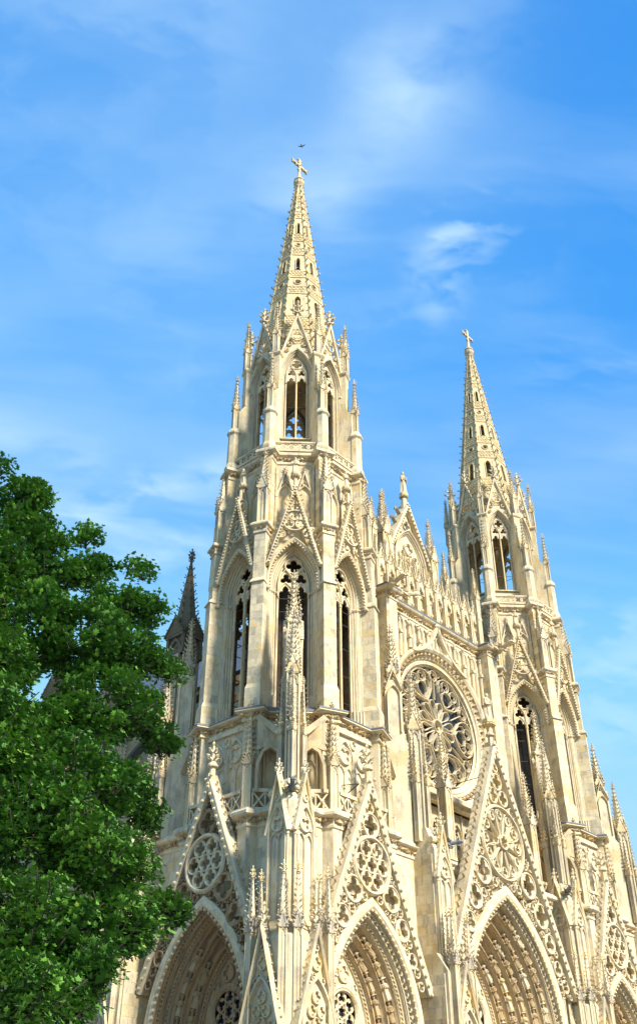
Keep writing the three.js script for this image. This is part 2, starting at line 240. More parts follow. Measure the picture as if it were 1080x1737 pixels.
// ---------------------------------------------------------------- pinnacle: shaft with panels and gablets, crocketed spirelet, finial; base at y = 0
function pinnacle({ w, hs, hp, sides = 4, nc = 9, ck = 0.16, gab = 1, mat = stone, fin = null, scales = false, name = 'pinnacle' }) {
  const g = group(name), s = new Soup(), h = w / 2, p = w * 0.13;
  s.box(-h * 0.74, h * 0.74, 0, hs, -h * 0.74, h * 0.74);
  for (const [a, b] of [[-1, -1], [-1, 1], [1, -1], [1, 1]]) s.cyl(a * (h - p * 0.6), b * (h - p * 0.6), p * 0.62, p * 0.62, 0, hs, 6);
  s.box(-h, h, 0, w * 0.22, -h, h); s.box(-h * 1.02, h * 1.02, hs - w * 0.1, hs, -h * 1.02, h * 1.02);
  for (let i = 0; i < 4; i++) { // panel heads
    const m = RY(i * PI / 2), q = new Soup(); q.sweep(arch(h * 0.55, h * 0.6, hs - w * 0.75, hs - w * 0.95, 4), [[0, h * 0.72], [0, h * 0.9], [h * 0.2, h * 0.94], [h * 0.2, h * 0.72]]); q.box(-h * 0.08, h * 0.08, 0, hs - w * 0.5, h * 0.7, h * 0.84);
    s.add(q, m);
  }
  mesh('shaft', s, mat, g);
  const t = new Soup(), y0 = hs, R = h * (sides === 4 ? 1.16 : 0.98), r1 = 0.035;
  t.loft([[ngon(sides, R), y0 - 0.01], [ngon(sides, r1), y0 + hp * 0.86]]);
  for (let i = 0; i < sides; i++) { const a = PI / sides + i * 2 * PI / sides, o = [Math.sin(a), 0, Math.cos(a)]; along(t, CROCKET, [o[0] * R, y0, o[2] * R], [o[0] * r1, y0 + hp * 0.86, o[2] * r1], o, nc, ck * 1.45, 0.16, 0.96, 0.55); }
  if (gab) for (let i = 0; i < 4; i++) {
    const m = RY(i * PI / 2), q = new Soup(), gh = w * 1.15 * gab;
    q.extr([[-h * 1.02, y0 - 0.02], [h * 1.02, y0 - 0.02], [0, y0 + gh]], null, h * 0.86, h * 1.06);
    q.sweep([[-h * 1.05, y0 - 0.04], [0, y0 + gh], [h * 1.05, y0 - 0.04]], [[-0.02, h * 1.0], [-0.02, h * 1.16], [0.035, h * 1.16], [0.035, h * 1.0]], { loop: true });
    for (const sx of [-1, 1]) along(q, CROCKET, [sx * h * 1.05, y0 - 0.04, h * 1.1], [0, y0 + gh, h * 1.1], [sx, 0.4, 0], 4, ck * 0.95, 0.12, 0.85);
    q.add(OCTA, mul(T(0, y0 + gh + ck * 0.4, h * 1.1), SC(ck * 0.4, ck * 0.7, ck * 0.4)));
    for (const sx of [-1, 1]) q.add(OCTA, mul(T(sx * h, y0 - ck * 0.1, h), SC(ck * 0.55, ck * 0.45, ck * 0.55)));
    t.add(q, m);
  }
  if (scales) for (let r = 0; r < 12; r++) for (let i = 0; i < sides; i++) { const f = 0.12 + r * 0.055, ap = lerp(R, r1, f) * Math.cos(PI / sides), yy = y0 + f * hp * 0.86, wd = lerp(R, r1, f) * Math.sin(PI / sides); const q = new Soup(); for (let k = -1; k <= 1; k++) q.extr([[k * wd * 0.6 - wd * 0.28 + (r % 2) * wd * 0.3, hp * 0.03], [k * wd * 0.6 - wd * 0.28 + (r % 2) * wd * 0.3, -hp * 0.012], [k * wd * 0.6 + (r % 2) * wd * 0.3, -hp * 0.024], [k * wd * 0.6 + wd * 0.28 + (r % 2) * wd * 0.3, -hp * 0.012], [k * wd * 0.6 + wd * 0.28 + (r % 2) * wd * 0.3, hp * 0.03]], null, 0, 0.02); t.add(q, mul(RY(i * 2 * PI / sides), T(0, yy, ap))); }
  mesh('spirelet', t, mat, g);
  const f = new Soup(); finial(f, 0, y0 + hp * 0.84, 0, fin || Math.max(0.42, hp * 0.17)); mesh('finial', f, mat, g);
  return g;
}

// ---------------------------------------------------------------- figures
function figureSoup(h, seed, crown = false) {   // standing robed saint, height h, facing +z
  const r = rng(seed), s = new Soup(), n = 10, rows = [], prof = [[0, 0.17], [0.06, 0.165], [0.25, 0.145], [0.45, 0.13], [0.56, 0.125], [0.68, 0.14], [0.77, 0.15], [0.81, 0.115], [0.835, 0.06], [0.86, 0.045]];
  const ph = r() * 6;
  for (const [y, w] of prof) { const P = []; for (let i = 0; i < n; i++) { const a = i * 2 * PI / n, fold = 1 + (y < 0.6 ? 0.16 : 0.05) * Math.sin(a * 5 + ph + y * 3); P.push([Math.sin(a) * w * fold * h + (y > 0.5 ? 0.012 * h * Math.sin(ph) : 0), Math.cos(a) * w * 0.74 * fold * h]); } rows.push([P, y * h]); }
  s.loft(rows);
  const hx = 0.012 * h * Math.sin(ph); s.add(new Soup().geo(new THREE.IcosahedronGeometry(1, 1)), mul(T(hx, h * 0.925, 0.012 * h), SC(0.058 * h, 0.078 * h, 0.066 * h)));
  s.add(OCTA, mul(T(hx, h * 0.92, 0.08 * h), SC(0.012 * h, 0.02 * h, 0.02 * h))); s.add(OCTA, mul(T(hx, h * 0.87, 0.05 * h), SC(0.04 * h, 0.05 * h, 0.04 * h)));
  if (crown) s.cyl(hx, 0.01 * h, 0.06 * h, 0.075 * h, h * 0.965, h * 1.01, 8);
  for (const sx of [-1, 1]) { const fy = (sx > 0) === (r() > 0.5) ? 0.68 : 0.55; s.bar([sx * 0.13 * h, h * 0.76, 0], [sx * 0.165 * h, h * 0.58, 0.04 * h], 0.075 * h, 0.08 * h); s.bar([sx * 0.165 * h, h * 0.58, 0.04 * h], [sx * 0.05 * h, h * fy, 0.14 * h], 0.06 * h, 0.06 * h); s.ball(sx * 0.045 * h, h * (fy + 0.01), 0.15 * h, 0.035 * h); }
  s.add(OCTA, mul(T(0.02 * h, h * 0.62, 0.15 * h), SC(0.04 * h, 0.06 * h, 0.025 * h)));
  return s;
}
const figVar = [11, 23, 35, 47, 59].map((q) => figureSoup(1, q, q % 2 === 1));
function gargoyleSoup(L) {                     // beast leaning out along +z from the wall
  const s = new Soup(), P = (r, k, x, y) => Array.from({ length: 8 }, (_, i) => [x + r * Math.cos(i * PI / 4), y + k * r * Math.sin(i * PI / 4)]);
  const body = new Soup(); body.loft([[P(0.16, 1, 0, 0), 0], [P(0.17, 1.1, 0, 0.02), 0.25 * L], [P(0.13, 1, 0, 0.0), 0.5 * L], [P(0.105, 1, 0, 0.03), 0.7 * L], [P(0.13, 1, 0, 0.07), 0.82 * L], [P(0.11, 0.9, 0, 0.06), 0.92 * L], [P(0.06, 0.8, 0, 0.03), L]]);
  for (let i = 0; i < body.p.length; i += 3) s.p.push(body.p[i], body.p[i + 2] + 0.06 * body.p[i + 1] / L, body.p[i + 1]);
  for (const sx of [-1, 1]) { s.bar([sx * 0.12, 0.02, 0.3 * L], [sx * 0.2, -0.16, 0.42 * L], 0.08, 0.09); s.bar([sx * 0.2, -0.16, 0.42 * L], [sx * 0.12, -0.2, 0.56 * L], 0.06, 0.06); s.add(OCTA, mul(T(sx * 0.1, 0.24, 0.8 * L), RZ(-sx * 0.5), SC(0.04, 0.11, 0.05))); s.add(OCTA, mul(T(sx * 0.17, 0.1, 0.36 * L), RZ(-sx * 0.7), SC(0.05, 0.2, 0.17))); s.ball(sx * 0.055, 0.16, 0.9 * L, 0.03); }
  s.bar([0, -0.1, 0.78 * L], [0, 0.0, 0.95 * L], 0.08, 0.06);
  return s;
}
const gargGeo = gargoyleSoup(1.25).build(0.3);
function gargoyle(x, y, z, turn, k = 1, mat = stone, label) { const m = mesh('gargoyle', gargGeo, mat, church, label); m.position.set(x, y, z); m.rotation.y = turn; m.scale.setScalar(k); return m; }
// stack of ashlar: each stone its own block. Returns [soup, tint]
const bR = rng(4242);
function ashlar(x0, x1, y0, y1, z0, z1, ch = 0.44, lw = 0.8) {
  const L = [], n = Math.max(1, Math.round((y1 - y0) / ch)), c = (y1 - y0) / n;
  for (let i = 0; i < n; i++) {
    const ya = y0 + i * c, yb = ya + c - 0.003, W = x1 - x0, m = Math.max(1, Math.round(W / lw)), parts = i % 2 ? m : m + (m > 1 || W > 0.6 ? 1 : 0), xs = [x0];
    for (let k = 1; k < parts; k++) xs.push(x0 + W * (k - (parts > m && m > 1 ? 0.5 : 0)) / (parts > m && m > 1 ? m : parts) + (bR() - 0.5) * 0.12); xs.push(x1);
    for (let k = 0; k < parts; k++) { const j = (bR() - 0.5) * 0.006; L.push([new Soup().cham(xs[k] + (k ? 0.002 : 0), xs[k + 1] - (k < parts - 1 ? 0.002 : 0), ya, yb, z0, z1 + j, 0.004), pickTint()]); }
  }
  return L;
}
const pickTint = () => { const q = bR(); return q < 0.42 ? 0 : q < 0.62 ? 1 : q < 0.74 ? 2 : q < 0.83 ? 3 : q < 0.95 ? 4 : q < 0.975 ? 6 : 7; };
let blocksLeft = 300;
function layBlocks(parent, list, single) {     // the largest in view become meshes of their own, the others are joined per tone
  const rest = new Map();
  for (const [s, t] of list) { if (single && blocksLeft > 0) { blocksLeft--; mesh('stone_block', s, stones[t], parent); } else { if (!rest.has(t)) rest.set(t, new Soup()); rest.get(t).add(s); } }
  for (const [t, s] of rest) { const m = mesh('stone_courses', s, stones[t], parent); m.userData.kind = 'stuff'; }
}
// ================================================================ the octagonal tower (axis at x = z = 0; face-local: x along the face, z outward)
const C8 = Math.cos(22.5 * D2R), S8 = Math.sin(22.5 * D2R);
function octOutline(a, h, R) {                // octagon of inradius a with square piers of half width h standing out to R at its corners
  const L = [], s = (a - S8 * h) / C8;
  for (let k = 0; k < 8; k++) { const t = (22.5 + 45 * k) * D2R, u = [Math.sin(t), Math.cos(t)], v = [Math.cos(t), -Math.sin(t)]; for (const [r, q] of [[s, -h], [R, -h], [R, h], [s, h]]) L.push([u[0] * r + v[0] * q, u[1] * r + v[1] * q]); }
  return L;
}
function corniceLeaves(outline, y, h, proj) { const s = new Soup(); for (let i = 0; i < outline.length; i++) { const a = outline[i], b = outline[(i + 1) % outline.length]; if (Math.hypot(b[0] - a[0], b[1] - a[1]) > 0.25) frieze(s, a, b, y + h * 0.46, h * 0.34, proj * 0.75, 0.2); } return s; }
function cornice(outline, y, h, proj) {
  const s = new Soup(); s.sweepH(outline, [[0, y], [proj * 0.25, y + h * 0.08], [proj * 0.25, y + h * 0.2], [proj * 0.12, y + h * 0.28], [proj * 0.2, y + h * 0.55], [proj * 0.75, y + h * 0.66], [proj, y + h * 0.72], [proj, y + h * 0.88], [proj * 0.7, y + h], [0, y + h * 1.06]], { closed: true });
  return s;
}
const octPoly = (a) => ngon(8, a / C8);
const P = {};                                 // prototypes
// -- drum below the belfry, y 16.2 - 20.6
{
  const g = group('blind_tracery_panel'), s = new Soup();
  s.box(-1.9, 1.9, 16.0, 20.7, 3.8, 4.32); mesh('wall', s, stones[4], g);
  const t = new Soup();
  for (const sx of [-1, 1]) {
    t.sweep(arch(0.6, 0.75, 19.0, 16.3, 7).map(([x, y]) => [x + sx * 0.66, y]), mould(0.07, 4.3, 0.16));
    foilRing(t, sx * 0.66, 19.35, 0.44, 4, 4.31, 4.42, PI / 4);
    for (const q of [-1, 1]) t.sweep(arch(0.26, 0.25, 18.35, 16.3, 5).map(([x, y]) => [x + sx * 0.66 + q * 0.28, y]), mould(0.035, 4.31, 0.09));
    t.cyl(sx * 0.66, 4.36, 0.05, 0.05, 16.3, 18.5, 6);
  }
  foilRing(t, 0, 20.05, 0.22, 4, 4.31, 4.4); t.cyl(0, 4.4, 0.075, 0.075, 16.3, 19.2, 6); t.box(-0.11, 0.11, 18.0, 18.16, 4.3, 4.5);
  t.box(-1.6, 1.6, 20.42, 20.62, 4.3, 4.48); mesh('tracery', t, stone, g); P.drum = g;
}
P.drumPier = (() => { const g = group('drum_pier'); mesh('shaft', new Soup().box(-0.44, 0.44, 16, 20.75, 3.9, 4.98), stone, g); return g; })();
P.drumPinn = pinnacle({ w: 0.46, hs: 2.15, hp: 3.25, sides: 8, nc: 9, ck: 0.14, fin: 0.55 });
P.cornC = (() => { const g = group('cornice'); mesh('moulding', cornice(octOutline(4.32, 0.42, 5.0), 20.6, 0.66, 0.36), stone, g); mesh('leaf_frieze', corniceLeaves(octOutline(4.32, 0.42, 5.0), 20.6, 0.66, 0.36), stoneCarved, g).userData.kind = 'stuff'; mesh('lead_flashing', new Soup().sweepH(octOutline(4.32, 0.42, 5.0), [[0.365, 21.15], [0.385, 21.15], [0.385, 21.2], [0.27, 21.29], [0.1, 21.3]], { closed: true }), lead, g); mesh('sloping_lead', new Soup().loft([[octPoly(4.62), 21.22], [octPoly(4.05), 21.62]], false, false), lead, g); mesh('floor', new Soup().loft([[octPoly(4.5), 21.0], [octPoly(4.5), 21.15]]), stones[5], g); return g; })();
P.balC = (() => { // lattice balustrade of the terrace
  const g = group('balustrade'), s = new Soup(); s.box(-1.75, 1.75, 17.02, 17.18, 4.82, 5.02); s.box(-1.75, 1.75, 16.16, 16.3, 4.82, 5.02); mesh('rail', s, stone, g);
  const t = new Soup(); for (let i = -3; i < 3; i++) { const x = i * 0.58; t.bar([x + 0.02, 16.3, 4.92], [x + 0.56, 17.02, 4.92], 0.08, 0.1); t.bar([x + 0.56, 16.3, 4.92], [x + 0.02, 17.02, 4.92], 0.08, 0.1); t.box(x - 0.035, x + 0.035, 16.3, 17.02, 4.86, 4.98); t.ball(x + 0.29, 16.66, 4.95, 0.1); } mesh('lattice', t, stone, g); return g;
})();
// -- belfry piers, y 21.2 - 32.3
function belfryPier(single) {
  const g = group('belfry_pier'), L = [];
  L.push(...ashlar(-0.42, 0.42, 21.24, 22.35, 3.5, 5.1, 0.55, 0.9));
  L.push(...ashlar(-0.36, 0.36, 22.62, 28.45, 3.5, 5.0, 0.45, 0.62));
  L.push(...ashlar(-0.335, 0.335, 28.75, 31.6, 3.5, 4.9, 0.45, 0.6));
  layBlocks(g, L, single);
  const c = new Soup();
  c.loft([[[[-0.42, 3.5], [0.42, 3.5], [0.42, 5.1], [-0.42, 5.1]], 22.35], [[[-0.36, 3.5], [0.36, 3.5], [0.36, 5.0], [-0.36, 5.0]], 22.62]]);
  mesh('plinth_slope', c, stonePale, g); const c2 = new Soup(); c2.loft([[[[-0.41, 3.5], [0.41, 3.5], [0.41, 5.09], [-0.41, 5.09]], 28.45], [[[-0.41, 3.5], [0.41, 3.5], [0.41, 5.09], [-0.41, 5.09]], 28.52], [[[-0.335, 3.5], [0.335, 3.5], [0.335, 4.9], [-0.335, 4.9]], 28.75]]);
  mesh('weathering', c2, stonePale, g);
  const k = new Soup(), o = [[-0.335, 3.5], [-0.335, 4.9], [0.335, 4.9], [0.335, 3.5]];
  k.sweepH(o, [[0, 31.6], [0.06, 31.62], [0.06, 31.74], [0.03, 31.8], [0.07, 32.0], [0.17, 32.06], [0.2, 32.1], [0.2, 32.2], [0.08, 32.34], [-0.2, 32.36]]); k.box(-0.335, 0.335, 31.6, 32.35, 3.5, 4.9);
  mesh('capital', k, stone, g); const kl = new Soup(); for (let i = 0; i < 3; i++) frieze(kl, o[i], o[i + 1], 31.9, 0.2, 0.13, 0.17); mesh('capital_leaves', kl, stoneCarved, g).userData.kind = 'stuff';
  return g;
}
P.pier = belfryPier(false);
// -- belfry windows
function archProfile(steps, z0, z1) { // stepped splay with rolls: from [0,z0] outward to [steps*d, z1]
  const L = [[0, z0]], n = steps.length; let o = 0;
  for (let i = 0; i < n; i++) { const d = steps[i], za = lerp(z0, z1, i / n), zb = lerp(z0, z1, (i + 1) / n), zm = za + (zb - za) * 0.35; L.push([o, zm], [o + d * 0.25, zm + (zb - za) * 0.16], [o + d * 0.12, zb - (zb - za) * 0.22], [o + d * 0.45, zb], [o + d * 0.8, zb - (zb - za) * 0.1]); o += d; L.push([o, zb - (zb - za) * 0.25]); }
  L.push([o, z1]); return L;
}
P.belfryWindow = (() => {
  const g = group('belfry_window'), w = 0.84, c = 1.82, ys = 28.75;
  mesh('wall', new Soup().extr([[-1.95, 21.2], [1.95, 21.2], [1.95, 32.4], [-1.95, 32.4]], [arch(1.34, c, ys, 21.3, 12).reverse()], 3.5, 4.03), stone, g);
  mesh('jamb_moulding', new Soup().sweep(arch(w, c, ys, 21.3, 12), archProfile([0.09, 0.1, 0.1, 0.11, 0.1], 3.5, 4.05)), stone, g);
  for (const sx of [-1, 1]) { const cap = new Soup(); for (let i = 0; i < 4; i++) cap.add(OCTA, mul(T(sx * (0.88 + i * 0.12), 28.3, 3.72 + i * 0.1), SC(0.085, 0.1, 0.085))); mesh('capital', cap, stone, g); }
  for (const sx of [-1, 1]) { const b = new Soup(); for (let i = 0; i < 4; i++) b.box(Math.min(sx * (0.80 + i * 0.12), sx * (0.93 + i * 0.12)), Math.max(sx * (0.80 + i * 0.12), sx * (0.93 + i * 0.12)), 21.3, 22.3, 3.6 + i * 0.11, 3.82 + i * 0.11); mesh('jamb_base', b, stonePale, g); }
  const t = new Soup(), holes = [];
  for (const sx of [-1, 1]) { holes.push(lightHead(sx * 0.415, 0.355, 28.2, 21.45).reverse()); holes.push(foil(sx * 0.40, 29.2, 0.34, 3).reverse()); if (sx > 0) holes.push([[0.66, 29.62], [0.56, 29.88], [0.52, 29.7]]); else holes.push([[-0.66, 29.62], [-0.52, 29.7], [-0.56, 29.88]]); }
  holes.push(foil(0, 30.02, 0.43, 4).reverse());
  t.extr(arch(w + 0.03, c, ys, 21.4, 10), holes, 3.56, 3.66);
  t.sweep(circle(0, 30.02, 0.47, 24), mould(0.05, 3.65, 0.1), { closed: true });
  for (const sx of [-1, 1]) { t.sweep(arch(0.41, 0.95, 28.8, 28.1, 7).map(([x, y]) => [x + sx * 0.415, y]), mould(0.042, 3.65, 0.1)); t.sweep(arch(0.37, 0.5, 28.25, 28.0, 5).map(([x, y]) => [x + sx * 0.415, y]), mould(0.026, 3.65, 0.06)); }
  mesh('tracery', t, stone, g);
  const mu = new Soup().cyl(0, 3.66, 0.075, 0.075, 21.9, 28.15, 8); mu.cyl(0, 3.66, 0.1, 0.1, 28.1, 28.28, 8); mu.cyl(0, 3.64, 0.13, 0.12, 21.4, 22.2, 8); mesh('mullion', mu, stoneWarm, g);
  for (const y of [28.05, 27.26, 25.8, 24.2, 22.7]) mesh('saddle_bar', new Soup().box(-0.8, 0.8, y - 0.018, y + 0.018, 3.5, 3.536), iron, g);
  mesh('sill', new Soup().loft([[[[-0.95, 3.4], [0.95, 3.4], [0.95, 4.2], [-0.95, 4.2]], 21.2], [[[-0.95, 3.4], [0.95, 3.4], [0.95, 4.2], [-0.95, 4.2]], 21.36], [[[-0.95, 3.4], [0.95, 3.4], [0.95, 3.7], [-0.95, 3.7]], 21.6]]), stone, g);
  const hd = new Soup(), ap = arch(1.38, c, ys, 28.3, 14); hd.sweep(ap, [[-0.07, 4.0], [-0.07, 4.36], [0.03, 4.42], [0.09, 4.36], [0.09, 4.0]], { loop: true }); ballsOn(hd, arch(1.27, c, ys, 28.4, 14), 0.2, 0.08, 4.3);
  for (const sx of [-1, 1]) hd.add(BALL, mul(T(sx * 1.36, 28.25, 4.38), SC(0.15, 0.13, 0.15))); mesh('hood_mould', hd, stone, g);
  return g;
})();
// -- openwork gable over a window or portal: apex ya, half width wf at yf, standing z0..z1
function gableSoups(ya, wf, yf, z0, z1, th, nc, ck, ball) {
  const f = new Soup(), A = [0, ya], k = Math.hypot(wf, ya - yf), nx = (ya - yf) / k, ny = wf / k;
  f.sweep([[-wf, yf], A, [wf, yf]], [[-th, z0], [-th, z1 - 0.04], [-th * 0.6, z1], [-th * 0.1, z1], [th * 0.05, z1 - 0.05], [th * 0.05, z0]], { loop: true });
  const cr = new Soup(); for (const sx of [-1, 1]) along(cr, CROCKET, [sx * wf, yf, (z0 + z1) / 2 + 0.02], [0, ya, (z0 + z1) / 2 + 0.02], [sx * nx, ny, 0], nc, ck, 0.03, 0.94, 0.85);
  if (ball) { ballsOn(cr, [[-wf, yf], A], ball[0], ball[1], z1, -th * 0.7); ballsOn(cr, [A, [wf, yf]], ball[0], ball[1], z1, -th * 0.7); }
  return [f, cr];
}
function statueOn(g, y, z, h, seed, k = 1) { // console and saint
  const s = new Soup(); s.loft([[ngon(8, 0.1 * k, 0, z), y], [ngon(8, 0.13 * k, 0, z), y + 0.25 * k], [ngon(8, 0.27 * k, 0, z), y + 0.42 * k], [ngon(8, 0.27 * k, 0, z), y + 0.56 * k]]); for (let i = 0; i < 10; i++) s.add(OCTA, mul(T(0.22 * k * Math.sin(i * 0.63), y + 0.34 * k, z + 0.22 * k * Math.cos(i * 0.63)), SC(0.08 * k))); mesh('console', s, stoneWarm, g);
  const f = new Soup().add(figureSoup(h, seed), T(0, y + 0.55 * k, z)); mesh('statue', f, stonePale, g, 'robed stone saint standing on a carved console');
}
P.belfryGable = (() => {
  const g = group('window_gable'), [f, cr] = gableSoups(34.85, 1.5, 29.65, 4.3, 4.66, 0.19, 15, 0.24, [0.2, 0.075]);
  mesh('gable_frame', f, stone, g); mesh('crockets', cr, stones[2], g).userData.kind = 'stuff';
  const t = new Soup(); t.sweep(circle(0, 32.5, 0.66, 24), mould(0.075, 4.42, 0.14), { closed: true }); t.sweep(circle(0, 32.5, 0.66, 24), [[-0.07, 4.36], [-0.07, 4.42]], { closed: true });
  for (const [x, y, r, n] of [[0, 32.82, 0.29, 3], [-0.31, 32.3, 0.28, 3], [0.31, 32.3, 0.28, 3], [-0.74, 31.62, 0.25, 3], [0.74, 31.62, 0.25, 3], [0, 33.42, 0.25, 4], [-1.02, 30.95, 0.17, 3], [1.02, 30.95, 0.17, 3]]) foilRing(t, x, y, r, n, 4.36, 4.46);
  t.sweep([[-0.24, 33.55], [0, 34.3], [0.24, 33.55]], mould(0.04, 4.36, 0.1)); mesh('tracery', t, stone, g);
  for (const sx of [-1, 1]) mesh('gable_foot', new Soup().add(BALL, mul(T(sx * 1.46, 29.7, 4.46), SC(0.19, 0.17, 0.19))).add(OCTA, mul(T(sx * 1.5, 29.6, 4.5), SC(0.2, 0.1, 0.15))), stonePale, g);
  const nk = new Soup().cyl(0, 4.4, 0.13, 0.1, 34.6, 35.4, 8); mesh('neck', nk, stone, g); statueOn(g, 35.3, 4.25, 1.2, 5, 1.05); return g;
})();
// -- blind arcade storey, y 32.2 - 37
P.arcade = (() => {
  const g = group('blind_arcade'); mesh('wall', new Soup().box(-1.55, 1.55, 32.2, 37.2, 3.0, 3.62), stone, g);
  const s = new Soup(); for (const sx of [-1, 1]) {
    s.sweep(arch(0.43, 0.5, 34.65, 32.3, 7).map(([x, y]) => [x + sx * 0.56, y]), mould(0.06, 3.61, 0.16)); s.cyl(sx * 1.06, 3.72, 0.09, 0.09, 32.3, 34.7, 6); s.cyl(sx * 1.06, 3.72, 0.12, 0.12, 34.6, 34.8, 6); s.cyl(sx * 1.06, 3.72, 0.07, 0.07, 34.8, 36.3, 6); s.loft([[ngon(4, 0.1, sx * 1.06, 3.72), 36.2], [ngon(4, 0.02, sx * 1.06, 3.72), 36.95]]);
    s.sweep([[sx * 0.56 - 0.46, 34.75], [sx * 0.56, 36.45], [sx * 0.56 + 0.46, 34.75]], [[-0.05, 3.62], [-0.05, 3.76], [0.03, 3.76], [0.03, 3.62]], { loop: true });
    for (const q of [-1, 1]) along(s, CROCKET, [sx * 0.56 + q * 0.46, 34.75, 3.7], [sx * 0.56, 36.45, 3.7], [q, 0.3, 0], 8, 0.085, 0.05, 0.92);
    foilRing(s, sx * 0.56, 35.62, 0.17, 3, 3.62, 3.7); finial(s, sx * 0.56, 36.4, 3.7, 0.46);
  }
  mesh('arcade_moulding', s, stone, g); return g;
})();
P.upperPier = (() => { // pier of the arcade storey, with the octagonal shaft above
  const g = group('upper_pier'), L = [...ashlar(-0.36, 0.36, 32.3, 37.9, 3.3, 4.42, 0.45, 0.7)]; layBlocks(g, L, false);
  const s = new Soup(); s.loft([[ngon(8, 0.44, 0, 4.08), 37.7], [ngon(8, 0.5, 0, 4.08), 37.95], [ngon(8, 0.5, 0, 4.08), 38.1], [ngon(8, 0.38, 0, 4.08), 38.4], [ngon(8, 0.37, 0, 4.08), 40.6], [ngon(8, 0.47, 0, 4.08), 40.72], [ngon(8, 0.47, 0, 4.08), 40.84], [ngon(8, 0.3, 0, 4.08), 41.15]]); mesh('shaft', s, stone, g);
  const b = new Soup().box(-0.3, 0.3, 38, 42.5, 2.75, 3.95); b.loft([[[[-0.3, 2.75], [0.3, 2.75], [0.3, 3.95], [-0.3, 3.95]], 42.5], [[[-0.3, 2.75], [0.3, 2.75], [0.3, 3.55], [-0.3, 3.55]], 43.2]]); b.box(-0.29, 0.29, 43.2, 46.1, 2.75, 3.6); mesh('buttress', b, stonePale, g);
  const o = [[-0.29, 2.75], [-0.29, 3.6], [0.29, 3.6], [0.29, 2.75]]; mesh('cap_moulding', new Soup().sweepH(o, [[0, 46.0], [0.08, 46.1], [0.12, 46.2], [0.1, 46.3], [-0.1, 46.45]]).box(-0.29, 0.29, 46.1, 46.4, 2.75, 3.6), stone, g);
  return g;
})();
P.pinnD = pinnacle({ w: 0.58, hs: 2.45, hp: 3.0, sides: 4, nc: 9, ck: 0.17, gab: 1.3 });
P.pinnE = pinnacle({ w: 0.36, hs: 1.85, hp: 2.95, sides: 8, nc: 8, ck: 0.12, gab: 1.2, fin: 0.5 });
P.pinnF = pinnacle({ w: 0.38, hs: 1.6, hp: 3.0, sides: 8, nc: 10, ck: 0.12, gab: 1.2, fin: 0.5 });
P.cornD = (() => { const g = group('cornice'); mesh('moulding', cornice(octOutline(3.62, 0.36, 4.36), 36.95, 0.85, 0.26), stone, g); mesh('leaf_frieze', corniceLeaves(octOutline(3.62, 0.36, 4.36), 36.95, 0.85, 0.26), stoneCarved, g).userData.kind = 'stuff'; mesh('floor', new Soup().loft([[octPoly(3.85), 37.75], [octPoly(3.85), 37.86]]), stones[5], g); return g; })();
P.balD = (() => { const g = group('balustrade'), s = new Soup(); s.box(-1.3, 1.3, 38.44, 38.56, 3.74, 3.9); s.box(-1.3, 1.3, 37.84, 37.95, 3.74, 3.9); mesh('rail', s, stone, g); const t = new Soup(); for (let i = -2; i <= 2; i++) { t.sweep(foil(i * 0.5, 38.2, 0.25, 4, PI / 4), [[-0.035, 3.77], [-0.035, 3.86], [0.025, 3.86], [0.025, 3.77]], { closed: true, loop: true }); t.box(i * 0.5 + 0.225, i * 0.5 + 0.275, 37.95, 38.44, 3.78, 3.85); } mesh('quatrefoils', t, stone, g); return g; })();
P.lanternWindow = (() => { // upper, open storey, y 38 - 47
  const g = group('lantern_window'), w = 0.66, c = 1.73, ys = 44.75;
  mesh('wall', new Soup().extr([[-1.36, 37.8], [1.36, 37.8], [1.36, 46.6], [0.6, 47.3], [-0.6, 47.3], [-1.36, 46.6]], [arch(0.98, c, ys, 39.3, 10).reverse()], 2.6, 3.02), stone, g);
  mesh('jamb_moulding', new Soup().sweep(arch(w, c, ys, 39.3, 12), archProfile([0.08, 0.08, 0.08, 0.08], 2.55, 3.03)), stone, g);
  const t = new Soup(), holes = []; for (const sx of [-1, 1]) { holes.push(lightHead(sx * 0.335, 0.285, 44.15, 39.6).reverse()); holes.push(foil(sx * 0.32, 45.0, 0.26, 3).reverse()); } holes.push(foil(0, 45.72, 0.33, 4).reverse());
  t.extr(arch(w + 0.03, c, ys, 39.4, 10), holes, 2.70, 2.78); t.sweep(circle(0, 45.72, 0.365, 20), mould(0.04, 2.77, 0.07), { closed: true }); for (const sx of [-1, 1]) t.sweep(arch(0.32, 0.75, 44.7, 44.1, 6).map(([x, y]) => [x + sx * 0.33, y]), mould(0.035, 2.77, 0.07)); mesh('tracery', t, stone, g);
  mesh('mullion', new Soup().cyl(0, 2.76, 0.06, 0.06, 39.5, 44.2, 8), stoneWarm, g);
  for (const y of [43.5, 42.2, 40.9]) mesh('saddle_bar', new Soup().box(-0.66, 0.66, y - 0.013, y + 0.013, 2.66, 2.69), iron, g);
  mesh('sill', new Soup().loft([[[[-1.08, 2.5], [1.08, 2.5], [1.08, 3.16], [-1.08, 3.16]], 39.36], [[[-1.08, 2.5], [1.08, 2.5], [1.08, 3.16], [-1.08, 3.16]], 39.44], [[[-1.08, 2.5], [1.08, 2.5], [1.08, 2.9], [-1.08, 2.9]], 39.55]]), stone, g);
  const hd = new Soup(); hd.sweep(arch(1.02, c, ys, 44.25, 12), [[-0.05, 3.0], [-0.05, 3.12], [0.02, 3.16], [0.07, 3.12], [0.07, 3.0]], { loop: true }); for (const sx of [-1, 1]) hd.add(BALL, mul(T(sx * 1.02, 44.2, 3.08), SC(0.13))); mesh('hood_mould', hd, stone, g);
  return g;
})();
